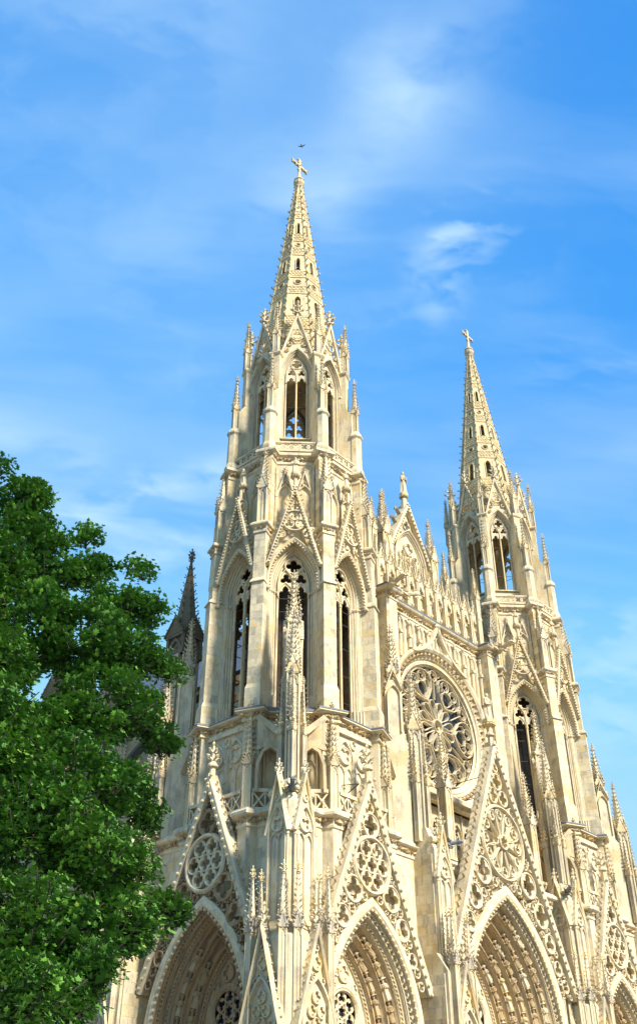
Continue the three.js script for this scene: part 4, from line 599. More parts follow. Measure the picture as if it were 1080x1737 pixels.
P.cornerShaft = (() => { // in the diagonal frame: tall fin carrying the upper pinnacle, struts to the drum
  const g = group('corner_fin'), s = new Soup(); s.box(-0.4, 0.4, 16, 21.3, 4.9, 6.25); s.loft([[[[-0.4, 4.9], [0.4, 4.9], [0.4, 6.25], [-0.4, 6.25]], 21.3], [[[-0.37, 5.1], [0.37, 5.1], [0.37, 6.05], [-0.37, 6.05]], 21.6]]); s.box(-0.37, 0.37, 21.6, 24.95, 5.12, 6.03); mesh('shaft', s, stone, g);
  const pn = new Soup(); for (const sx of [-1, 1]) { const q = new Soup(); q.sweep(arch(0.34, 0.4, 24.0, 21.9, 6), mould(0.045, 0, 0.1)); q.sweep([[-0.46, 24.35], [0, 25.55], [0.46, 24.35]], mould(0.05, 0, 0.14)); for (const k of [-1, 1]) along(q, CROCKET, [k * 0.46, 24.35, 0.06], [0, 25.55, 0.06], [k, 0.3, 0], 5, 0.13, 0.1, 0.9); pn.add(q, mul(T(sx * 0.37, 0, 5.58), RY(sx * PI / 2))); } mesh('panel_moulding', pn, stonePale, g);
  for (const sx of [-1, 1]) { const t = new Soup(); t.bar([sx * 0.36, 19.5, 5.35], [sx * 1.62, 20.75, 4.75], 0.3, 0.34); t.sweep([[0.36, 17.0], [0.4, 18.3], [0.62, 18.95], [0.98, 19.2], [1.34, 18.95], [1.56, 18.3], [1.6, 17.0]].map(([x, y]) => [x * sx, y]), [[-0.07, 4.9], [-0.07, 5.15], [0.07, 5.15], [0.07, 4.9]], { loop: true }); t.extr([[sx * 0.36, 19.0], [sx * 0.98, 19.25], [sx * 1.6, 19.0], [sx * 1.62, 20.6], [sx * 0.36, 19.5]], null, 4.95, 5.1); mesh('flying_strut', t, stones[5], g); }
  return g;
})();
P.cornerTop = pinnacle({ w: 0.62, hs: 0.95, hp: 3.15, sides: 8, nc: 9, ck: 0.17, gab: 1.15, fin: 0.55 });
P.cornerFront = pinnacle({ w: 0.66, hs: 6.0, hp: 3.7, sides: 8, nc: 10, ck: 0.16, gab: 1.25, fin: 0.5, scales: true });
P.mini = pinnacle({ w: 0.27, hs: 3.0, hp: 3.1, sides: 4, nc: 10, ck: 0.12, gab: 1.5, fin: 0.35 });
P.niche = pinnacle({ w: 0.22, hs: 0.8, hp: 2.9, sides: 4, nc: 10, ck: 0.10, gab: 1.4, fin: 0.3 });
function raiseBase(cx, cy, cz, sides, corners, single) {
  for (const [k, arched] of sides) { if (single && arched) { const o = baseSide(true, true); o.position.set(cx, cy, cz); o.rotation.y = k * PI / 2; church.add(o); } else put(k === 0 && arched ? (P.baseA ||= baseSide(true, false)) : (P.baseB ||= baseSide(false, false)), cx, cy, cz, k * PI / 2); }
  for (const k of corners) {
    const th = k * PI / 2, dg = th - PI / 4, D = (p, r, t, y, turn = 0) => put(p, cx + Math.sin(dg) * r + Math.cos(dg) * t, cy + y, cz + Math.cos(dg) * r - Math.sin(dg) * t, dg + turn);
    put(P.cornerPier, cx, cy, cz, th); put(P.cornerShaft, cx, cy, cz, dg);
    D(P.cornerTop, 5.58, 0, 24.5); D(P.cornerFront, 6.6, 0, 16.2);
    for (const [dr, dt] of [[0.5, 0], [-0.1, 0.5], [-0.1, -0.5]]) D(P.mini, 6.6 + dr, dt, 16.2, PI / 4); D(P.niche, 7.08, 0, 19.1, PI / 4);
    for (const t of [-0.3, 0.3]) D(P.lowPinn, 8.62, t, 6.1); for (const t of [-1.55, 1.55]) D(P.lowPinn, 7.75 - 0.12, t, 6.1, PI / 4); for (const t of [-1.2, 1.2]) D(P.lowPinn, 7.5, t, 6.0, PI / 4);
    const gx = cx + Math.sin(dg) * 7.6, gz = cz + Math.cos(dg) * 7.6; gargoyle(gx, cy + 16.25, gz, dg, 0.95, lead, null);
    for (const t of [-1, 1]) { const a = dg + t * PI / 4, bx = Math.sin(a) * 5.6 + Math.cos(a) * -t * 4.3, bz = Math.cos(a) * 5.6 - Math.sin(a) * -t * 4.3; gargoyle(cx + bx, cy + 16.2, cz + bz, a + (-t) * PI / 2, 0.95, stoneWarm); }
  }
}
raiseBase(0, 0, 0, [[0, true], [3, true], [1, false], [2, false]], [0, 1, 3], true);
raiseBase(FX, FY, FZ, [[0, true], [1, false], [2, false], [3, false]], [0, 1], false);
for (const [x, y, z] of [[0, 0, 0], [FX, FY, FZ]]) { const m = mesh('terrace', new Soup().box(-4.5, 4.5, 15.9, 16.1, -4.5, 4.5), stones[5], church); m.position.set(x, y, z); }

// ================================================================ west front between the towers
{
  const X0 = 5.2, X1 = 19.1, ZW = 3.85 + CZ; // lower wall with the great portal
  const g = group('west_front_lower', church), o = [[X0 - CX, 3.85], [-5.6, 3.85], [-5.6, 4.55], [-4.3, 4.55], [-4.3, 3.85], [4.3, 3.85], [4.3, 4.55], [5.6, 4.55], [5.6, 3.85], [X1 - CX, 3.85]]; g.position.set(CX, 0, CZ);
  mesh('wall', new Soup().extr([[X0 - CX, 0], [X1 - CX, 0], [X1 - CX, 15.5], [X0 - CX, 15.5]], [arch(4.3, 3.5, 8, 0.01, 14).reverse()], 2.0, 3.84), stone, g);
  const L = [...ashlar(X0 - CX, -5.6, 9.5, 15.4, 3.6, 3.86, 0.46, 0.7), ...ashlar(-5.6, -4.3, 11.5, 15.4, 3.6, 4.55, 0.46, 0.7), ...ashlar(-4.3, -3.2, 12.5, 15.4, 3.6, 3.86, 0.46, 0.7), ...ashlar(4.3, 5.6, 9.5, 15.4, 3.6, 4.55, 0.46, 0.7), ...ashlar(3.2, 4.3, 12.5, 15.4, 3.6, 3.86, 0.46, 0.7), ...ashlar(5.6, X1 - CX, 9.5, 15.4, 3.6, 3.86, 0.46, 0.7)]; layBlocks(g, L, false);
  const c = new Soup(); c.sweepH(o, [[0, 15.35], [0.06, 15.4], [0.06, 15.5], [0.02, 15.56], [0.06, 15.78], [0.24, 15.86], [0.3, 15.92], [0.3, 16.05], [0.16, 16.2], [-2.6, 16.26]]); mesh('cornice', c, stone, g); { const q = new Soup(); for (let i = 0; i + 1 < o.length; i++) frieze(q, o[i], o[i + 1], 15.7, 0.24, 0.2, 0.2); mesh('leaf_frieze', q, stoneCarved, g).userData.kind = 'stuff'; }
  mesh('terrace', new Soup().box(X0 - CX, X1 - CX, 15.8, 16.1, 0.5, 3.9), stones[5], g);
  const bl = group('balustrade', church); bl.position.set(CX, 0, CZ); const r = new Soup(); r.box(-6.6, 6.6, 17.02, 17.18, 3.72, 3.92); r.box(-6.6, 6.6, 16.16, 16.3, 3.72, 3.92); mesh('rail', r, stone, bl); const t = new Soup(); for (let i = -11; i < 11; i++) { const x = i * 0.6; t.bar([x, 16.3, 3.82], [x + 0.6, 17.02, 3.82], 0.08, 0.1); t.bar([x + 0.6, 16.3, 3.82], [x, 17.02, 3.82], 0.08, 0.1); t.ball(x + 0.3, 16.66, 3.85, 0.1); } mesh('lattice', t, stone, bl);
  const bp = pinnacle({ w: 0.62, hs: 3.9, hp: 3.2, sides: 8, nc: 12, ck: 0.15, gab: 1.2, fin: 0.55 }); put(bp, CX - 4.35, 16.1, 4.4 + CZ * 0.5); put(bp, CX + 4.3, 16.1, 4.3 + CZ * 0.5);
  const np = pinnacle({ w: 0.36, hs: 4.3, hp: 2.5, sides: 4, nc: 9, ck: 0.12, gab: 1.4, fin: 0.5 }); for (const x of [-5.5, -4.85, 4.85, 5.5]) put(np, CX + x, 6.3, 4.85 + CZ);
}
{
  // rose storey: wall z = 1.3, opening radius 3.95 about (0, 25.72)
  const ZR = 1.3, RY0 = 25.72, RO = 3.92, g = group('rose_wall', church); g.position.set(CX, 0, 0);
  mesh('wall', new Soup().extr([[-7.2, 16], [7.2, 16], [7.2, 32.5], [-7.2, 32.5]], [circle(0, RY0, RO + 0.95, 48).reverse(), [[-4.6, 17.2], [-4.6, 20.5], [4.6, 20.5], [4.6, 17.2]]], 0.5, ZR), stone, g);
  const sp = new Soup(); sp.sweep(circle(0, RY0, RO, 56), [[0, 0.75], [0, 0.95], [-0.06, 1.02], [0.08, 1.1], [0.06, 1.2], [0.22, 1.24], [0.3, 1.18], [0.36, 1.3], [0.46, 1.36], [0.52, 1.26], [0.72, 1.3], [0.8, 1.48], [0.95, 1.6], [1.08, 1.62], [1.12, 1.52], [1.12, 1.28]].map(([a, b]) => [-a, b]), { closed: true }); mesh('rose_moulding', sp, stone, g);
  const lv = new Soup(); for (let i = 0; i < 64; i++) { const a = i * PI / 32; lv.add(OCTA, mul(T(Math.sin(a) * (RO + 0.6), RY0 + Math.cos(a) * (RO + 0.6), 1.42), RZ(-a), SC(0.16, 0.2, 0.14))); lv.add(OCTA, mul(T(Math.sin(a + 0.05) * (RO + 0.5), RY0 + Math.cos(a + 0.05) * (RO + 0.5), 1.34), RZ(-a + 0.6), SC(0.07, 0.16, 0.1))); } mesh('leaf_ring', lv, stoneCarved, g).userData.kind = 'stuff';
  // rose window: hub, twelve petals, six flowing leaves
  const w = group('rose_window', church); w.position.set(CX, 0, 0); const zr = 0.86, bar = (t0, d = 0.16, t = t0 * 0.66) => [[-t * 0.8, zr - 0.05], [-t * 0.8, zr + d * 0.3], [-t * 0.3, zr + d], [t * 0.3, zr + d], [t * 0.8, zr + d * 0.3], [t * 0.8, zr - 0.05]];
  const at = (r, a) => [Math.sin(a) * r, RY0 + Math.cos(a) * r], opt = { closed: true, loop: true };
  const hub = new Soup(); hub.sweep(circle(0, RY0, 0.42, 20), bar(0.1, 0.26), opt); foilRing(hub, 0, RY0, 0.36, 6, zr - 0.1, zr + 0.05); mesh('hub', hub, stonePale, w);
  for (let i = 0; i < 12; i++) { const a = (i + 0.5) * PI / 6, s = new Soup(), L = [[0.52, 0.02], [0.85, 0.1], [1.2, 0.23], [1.45, 0.27], [1.65, 0.17], [1.72, 0], [1.65, -0.17], [1.45, -0.27], [1.2, -0.23], [0.85, -0.1], [0.52, -0.02]].map(([r, d]) => [Math.sin(a) * r + Math.cos(a) * d, RY0 + Math.cos(a) * r - Math.sin(a) * d]); s.sweep(L, bar(0.075, 0.2), opt); mesh('petal', s, stone, w); }
  for (let i = 0; i < 6; i++) {
    const a = i * PI / 3 + PI / 6, s = new Soup(), tr = (L) => L.map(([r, d]) => [Math.sin(a) * r + Math.cos(a) * d, RY0 + Math.cos(a) * r - Math.sin(a) * d]);
    const half = [[1.74, 0.0], [1.95, 0.42], [2.3, 0.86], [2.75, 1.14], [3.15, 1.16], [3.5, 0.92], [3.72, 0.5], [3.82, 0]], full = [...half, ...half.slice(1, -1).reverse().map(([r, d]) => [r, -d])];
    s.sweep(tr(full), bar(0.085, 0.22), opt);
    const in1 = [[1.95, 0.06], [2.2, 0.36], [2.55, 0.5], [2.9, 0.38], [3.02, 0], [2.9, -0.38], [2.55, -0.5], [2.2, -0.36], [1.95, -0.06]]; s.sweep(tr(in1), bar(0.06, 0.16), opt);
    for (const q of [-1, 1]) { const c = tr([[3.28, q * 0.46]])[0]; s.sweep(circle(c[0], c[1], 0.36, 20), bar(0.055, 0.14), opt); s.sweep(foil(c[0], c[1], 0.3, 4, a), bar(0.03, 0.05), opt); s.sweep(tr([[2.1, q * 0.46], [2.45, q * 0.8], [2.85, q * 0.92], [3.0, q * 0.7], [2.75, q * 0.58]]), bar(0.04, 0.12), { loop: true }); }
    mesh('flowing_leaf', s, stone, w);
    const b = a + PI / 6, k = new Soup(); k.sweep(circle(...at(3.45, b), 0.36, 20), bar(0.055, 0.14), opt); k.sweep(foil(...at(3.45, b), 0.3, 4), bar(0.03, 0.05), opt); k.sweep([at(1.8, b), at(2.4, b), at(3.08, b)], bar(0.06, 0.14), { loop: true }); for (const q of [-1, 1]) k.sweep(circle(...at(3.7, b + q * 0.155), 0.15, 12), bar(0.035, 0.08), opt); mesh('rim_circle', k, stone, w);
  }
  for (let i = 0; i < 12; i++) { const a = i * PI / 6, L = [[0, RY0]]; for (let k = 0; k <= 4; k++) L.push(at(RO, a + k * PI / 24)); mesh('glass_pane', new Soup().extr(L.reverse(), null, 0.60 + (i % 2) * 0.006, 0.62 + (i % 2) * 0.006), glass, w); }
  mesh('sill', new Soup().loft([[sq(9.6, 0, 1.35, 1.3), 20.75], [sq(9.6, 0, 1.35, 1.3), 21.0], [sq(9.6, 0, 1.1, 0.8), 21.35]]), stonePale, g);
  // gallery of small windows below the sill
  for (let i = -4; i <= 4; i++) { const q = group('gallery_window', church), s = new Soup(); q.position.set(CX + i * 1.02, 0, 0); s.extr([[-0.51, 17.1], [0.51, 17.1], [0.51, 20.75], [-0.51, 20.75]], [lightHead(-0.2, 0.17, 18.6, 17.2).reverse(), lightHead(0.2, 0.17, 18.6, 17.2).reverse(), foil(0, 19.4, 0.28, 4, PI / 4).reverse()], 0.9, 1.08); s.sweep(arch(0.42, 0.5, 19.1, 17.1, 7), mould(0.05, 1.07, 0.14)); s.box(-0.53, -0.47, 17.1, 20.7, 1.0, 1.22); mesh('tracery', s, stone, q); mesh('glass_pane', new Soup().box(-0.5, 0.5, 17.1, 20.2, 0.8, 0.82), glass, q); }
  mesh('gallery_band', new Soup().box(-4.9, 4.9, 20.5, 20.76, 1.0, 1.7), stone, g);
  // ogee hood over the rose
  const og = new Soup(), OR = RO + 1.1; for (const q of [-1, 1]) { const L = []; for (let i = 0; i <= 10; i++) { const t = i / 10, a = lerp(0.62, 0.0, t); const x = lerp(Math.sin(0.62) * OR, 0, t * t * (3 - 2 * t) * 0.35 + t * 0.65), y = lerp(RY0 + Math.cos(0.62) * OR, 32.5, Math.pow(t, 2.1)); L.push([q * x, y]); } og.sweep(q > 0 ? L.reverse() : L, [[-0.12, 1.3], [-0.12, 1.55], [-0.04, 1.66], [0.08, 1.66], [0.14, 1.55], [0.14, 1.3]], { loop: true }); } og.add(OCTA, mul(T(0, 32.45, 1.6), SC(0.3, 0.3, 0.25))); mesh('ogee_hood', og, stonePale, g);
  // blind arcade either side of it
  const ba = new Soup(); for (let i = -5; i <= 5; i++) { const x = i * 0.98, y0 = Math.max(28.6, Math.abs(x) < OR ? RY0 + Math.sqrt(OR * OR - x * x) + 0.15 : 28.6); if (y0 < 32 && Math.abs(i) > 0) { ba.cyl(x, 1.45, 0.09, 0.09, y0, 31.7, 6); ba.box(x - 0.14, x + 0.14, 30.6, 30.8, 1.3, 1.6); for (let k = 0; k < 5; k++) ba.add(OCTA, mul(T(x + (lumpR() - 0.5) * 0.2, 31.5 + lumpR() * 0.4, 1.5), RY(lumpR() * 3), SC(0.12, 0.14, 0.1))); } for (const q of [-0.25, 0.25]) { const xx = x + 0.49 + q, y1 = Math.abs(xx) < OR ? RY0 + Math.sqrt(OR * OR - xx * xx) + 0.2 : 28.6; if (y1 < 31.4 && Math.abs(xx) < 5.6) ba.sweep(arch(0.2, 0.24, 31.5, Math.max(y1, 28.6), 5).map(([a, b]) => [a + xx, b]), mould(0.04, 1.29, 0.12)); } } mesh('arcade_moulding', ba, stone, g);
  // flanking buttresses and cornice
  const o = [[-7.2, 1.3], [-6.0, 1.3], [-6.0, 2.1], [-4.95, 2.1], [-4.95, 1.3], [4.95, 1.3], [4.95, 2.1], [6.0, 2.1], [6.0, 1.3], [7.2, 1.3]];
  for (const q of [-1, 1]) { const b = group('front_buttress', church); b.position.set(CX, 0, 0); layBlocks(b, ashlar(Math.min(q * 6, q * 4.95), Math.max(q * 6, q * 4.95), 16, 32.1, 0.6, 2.1, 0.46, 0.6), false); const s = new Soup(); for (const xx of [-6.35, -6.75]) s.cyl(q * xx * -1 * -1, 1.5, 0.12, 0.12, 20, 32, 6); mesh('shaft', s, stone, b); }
  const c = new Soup(); c.sweepH(o, [[0, 32.05], [0.06, 32.1], [0.06, 32.2], [0.02, 32.25], [0.06, 32.5], [0.26, 32.6], [0.32, 32.68], [0.32, 32.85], [0.18, 32.98], [-1, 33.02]]); mesh('lead_flashing', new Soup().sweepH(o, [[0.32, 32.74], [0.34, 32.74], [0.34, 32.87], [0.18, 33.0], [0.0, 33.03]]), lead, g); mesh('cornice', c, stone, g); { const q = new Soup(); for (let i = 0; i + 1 < o.length; i++) frieze(q, o[i], o[i + 1], 32.38, 0.24, 0.22, 0.24); mesh('leaf_frieze', q, stoneCarved, g).userData.kind = 'stuff'; }
  for (const q of [-1, 1]) { gargoyle(CX + q * 5.95, 32.75, 2.2, -PI / 4 * 0.2, 1.3, stones[2]); gargoyle(CX + q * 5.0, 32.75, 2.1, PI / 3, 1.3, stones[2]); }
}
{
  // gallery of kings, y 33 - 36.5
  const g = group('kings_gallery', church); g.position.set(CX, 0, 0); mesh('wall', new Soup().box(-6.4, 6.4, 32.9, 36.2, 0.2, 0.85), stone, g);
  const pin = pinnacle({ w: 0.2, hs: 0.3, hp: 1.5, sides: 4, nc: 7, ck: 0.09, gab: 1, fin: 0.35 });
  for (let k = -5; k <= 6; k++) {
    const x = (k - 0.5) * 1.03; mesh('pillar', new Soup().box(x - 0.15, x + 0.15, 32.95, 35.4, 0.85, 1.35).box(x - 0.2, x + 0.2, 35.35, 35.5, 0.8, 1.42).cyl(x, 1.36, 0.07, 0.07, 33, 35.4, 6), k % 3 ? stone : stonePale, g); put(pin, CX + x, 35.45, 1.15);
    if (k < 6) {
      const q = group('kings_niche', church); q.position.set(CX + x + 0.515, 0, 0);
      const s = new Soup(); s.extr([[-0.36, 34.6], [0.36, 34.6], [0.36, 35.4], [0, 36.35], [-0.36, 35.4]], [[...lightHead(0, 0.28, 34.75, 34.62)].reverse()], 1.0, 1.2); s.sweep([[-0.42, 35.25], [0, 36.4], [0.42, 35.25]], mould(0.045, 1.18, 0.12)); for (const e of [-1, 1]) along(s, CROCKET, [e * 0.42, 35.25, 1.22], [0, 36.4, 1.22], [e, 0.4, 0], 5, 0.1, 0.1, 0.9); finial(s, 0, 36.35, 1.2, 0.5); foilRing(s, 0, 35.75, 0.13, 3, 1.2, 1.26); mesh('canopy', s, stone, q);
      mesh('pedestal', new Soup().loft([[ngon(8, 0.14, 0, 1.02), 33.0], [ngon(8, 0.16, 0, 1.02), 33.25], [ngon(8, 0.27, 0, 1.02), 33.4], [ngon(8, 0.27, 0, 1.02), 33.52]]), stoneWarm, q); const f = mesh('statue', figGeo[(k + 15) % 5], stones[[0, 3, 2][(k + 6) % 3]], q); f.position.set(0, 33.52, 1.02); f.scale.setScalar(1.38);
    }
  }
  // great gable behind it, z = -0.4
  const h = group('nave_gable', church); h.position.set(CX, 0, -0.4);
  mesh('wall', new Soup().extr([[-3.4, 32], [3.4, 32], [3.4, 36.6], [2.05, 39.4], [0, 43.0], [-2.05, 39.4], [-3.4, 36.6]], [circle(0, 41.35, 0.4, 14).reverse(), [[-0.62, 40.72], [-0.8, 40.42], [-0.5, 40.5]], [[0.62, 40.72], [0.5, 40.5], [0.8, 40.42]]], -0.5, -0.08), stone, h);
  const bw = new Soup(); bw.sweep(arch(1.5, 1.6, 37.9, 33, 10), archProfile([0.1, 0.12, 0.12], -0.1, 0.25)); for (const x of [-0.75, 0, 0.75]) bw.box(x - 0.06, x + 0.06, 33, 38.6, -0.1, 0.14); for (const x of [-1.12, -0.38, 0.38, 1.12]) bw.sweep(arch(0.33, 0.4, 37.5, 33, 5).map(([a, b]) => [a + x, b]), mould(0.05, -0.09, 0.15)); for (const [x, y, r] of [[0, 39.3, 0.52], [-0.75, 38.6, 0.38], [0.75, 38.6, 0.38], [0, 38.45, 0.24]]) foilRing(bw, x, y, r, 4, -0.09, 0.06); mesh('blind_window', bw, stone, h);
  const [f, cr] = gableSoups(43.3, 3.55, 36.4, -0.55, 0.3, 0.26, 5, 0.2, [0.32, 0.09]); mesh('gable_frame', f, stonePale, h); mesh('bead_row', cr, stone, h).userData.kind = 'stuff';
  for (let i = 0; i < 6; i++) for (const q of [-1, 1]) { const t = 0.12 + i * 0.15, m = mesh('crocket', new Soup().add(CROCKET, mul(RZ(0.15), SC(0.62))), stones[2], h); m.position.set(q * lerp(3.5, 0.1, t), lerp(36.5, 43.2, t), -0.15); m.rotation.y = q > 0 ? 0 : PI; }
  const fr = new Soup(); foilRing(fr, 0, 41.35, 0.42, 4, -0.3, 0.0); mesh('oculus', fr, stone, h); const nk = new Soup().cyl(0, -0.1, 0.26, 0.2, 42.8, 43.75, 8); mesh('neck', nk, stonePale, h); statueOn(h, 43.5, -0.1, 2.05, 83, 1.25); h.children[h.children.length - 1].scale.set(0.82, 1, 0.82);
  const big = pinnacle({ w: 0.74, hs: 7.0, hp: 3.7, sides: 8, nc: 12, ck: 0.18, gab: 1.2, fin: 0.6 }), sm = pinnacle({ w: 0.5, hs: 5.4, hp: 2.9, sides: 8, nc: 11, ck: 0.13, gab: 1.2, fin: 0.5 });
  put(big, CX - 2.75, 32.5, -0.35); put(big, CX + 2.6, 32.5, -0.35); put(big, CX - 3.35, 31.9, 0.0); put(sm, CX + 4.2, 32.8, -0.3); put(sm, CX - 4.6, 32.8, -0.3); put(sm, CX + 5.6, 32.2, 1.2, 0, 0.9); put(sm, CX - 5.6, 32.9, 0.9, 0, 0.9);
  mesh('panel_pier', new Soup().box(-3.3, -2.3, 32.5, 38.4, -0.2, 0.5), stone, h);
}
// ================================================================ nave and north aisle behind the near tower
{
  const g = group('nave', church), s = new Soup(); s.box(6.2, 18.1, 0, 31, -60, 0.4); mesh('clerestory_wall', s, stones[5], g);
  mesh('high_roof', new Soup().loft([[[[5.8, -60], [18.5, -60], [18.5, -0.9], [5.8, -0.9]], 31], [[[12.1, -60], [12.2, -60], [12.2, -0.9], [12.1, -0.9]], 39]]), slate, g);
  const a = group('north_aisle', church); mesh('wall', new Soup().box(-1.2, 6.3, 0, 17.5, -60, -4.6), stones[5], a); mesh('lean_to_roof', new Soup().loft([[[[-1.6, -60], [6.3, -60], [6.3, -4.6], [-1.6, -4.6]], 17.5], [[[5.9, -60], [6.3, -60], [6.3, -4.6], [5.9, -4.6]], 21.5]]), slate, a);
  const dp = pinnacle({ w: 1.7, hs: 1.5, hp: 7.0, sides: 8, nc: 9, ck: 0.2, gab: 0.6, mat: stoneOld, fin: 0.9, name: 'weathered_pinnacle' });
  const old = put(dp, 0.1, 29.3, -9.4); old.userData.label = 'weathered dark grey crocketed pinnacle';
  for (const z of [-9.4, -16, -22.6, -29.2]) {
    const b = group('aisle_buttress', church); b.position.set(0, 0, z); mesh('pier', new Soup().box(-0.8, 0.9, 0, 29.3, -0.6, 0.6).box(-1.4, -0.7, 0, 19, -0.6, 0.6), stones[5], b);
    const f = new Soup(); f.bar([0.6, 26.5, 0], [6.6, 31.0, 0], 0.45, 0.5); f.sweep([[0.7, 21.5], [1.6, 24.6], [3.4, 27.3], [6.6, 29.6]], [[-0.25, -0.22], [-0.25, 0.22], [0.25, 0.22], [0.25, -0.22]], { loop: true }); for (let i = 0; i < 16; i++) f.add(OCTA, mul(T(0.8 + i * 0.36, 26.4 + i * 0.27 + lumpR() * 0.3, (lumpR() - 0.5) * 0.5), RY(lumpR() * 3), SC(0.3, 0.35, 0.3))); mesh('flying_buttress', f, stoneOld, b);
    if (z < -10) put(dp, 0.1, 29.3, z);
  }
  // low range along the aisle, seen under the tree
  const p = pinnacle({ w: 0.55, hs: 5.5, hp: 4.2, sides: 8, nc: 14, ck: 0.15, gab: 1.2, fin: 0.55 }); for (const [x, z, y] of [[-2.3, -8.2, 17.0], [-2.3, -11.5, 16.5], [-3.4, -9.6, 13.5], [-2.3, -15, 16.2]]) put(p, x, y, z);
  const bw = group('aisle_wall', church); mesh('wall', new Soup().box(-3.4, -1.0, 0, 13.2, -60, -6.2), stones[2], bw); const c = new Soup(); c.sweepH([[-3.4, -60], [-3.4, -6.2], [-1, -6.2]], [[0, 12.7], [0.1, 12.8], [0.3, 13.0], [0.3, 13.2], [0, 13.3]]); mesh('cornice', c, stone, bw);
  const bl = new Soup(); for (let i = 0; i < 18; i++) { const z = -6.4 - i * 0.7; bl.bar([-3.4, 13.3, z], [-3.4, 14.2, z - 0.7], 0.1, 0.1); bl.bar([-3.4, 14.2, z], [-3.4, 13.3, z - 0.7], 0.1, 0.1); } bl.box(-3.5, -3.3, 14.15, 14.3, -19, -6.2); mesh('parapet', bl, stone, bw);
}
// iron stays bracing the gables
{ const stay = (a, b) => mesh('iron_stay', new Soup().bar(a, b, 0.035, 0.035), iron, church); stay([10.88, 21.32, 4.5], [10.7, 21.27, 1.3]); stay([13.45, 21.32, 4.5], [13.6, 21.27, 1.3]); stay([-0.36, 17.9, 5.0], [-0.85, 17.85, 4.35]); stay([-0.36, 17.9, 5.0], [-0.4, 17.6, 4.35]); stay([-5.0, 17.9, -0.36], [-4.35, 17.85, -0.85]); }
// ================================================================ ground
{
  const gt = texture(512, (u, v) => { const q = 0.8 + 0.5 * (fbm(u * 20, v * 20, 20, 3, 5) - 0.5); return [0.15 * q, 0.142 * q, 0.13 * q]; });
  const g = new THREE.Mesh(new THREE.PlaneGeometry(2400, 2400), new THREE.MeshStandardMaterial({ map: gt, roughness: 0.95 })); gt.repeat.set(400, 400); g.rotation.x = -PI / 2; g.name = 'ground'; g.userData = { kind: 'structure', label: 'grey paved square before the church', category: 'ground' }; g.receiveShadow = true; scene.add(g);
}
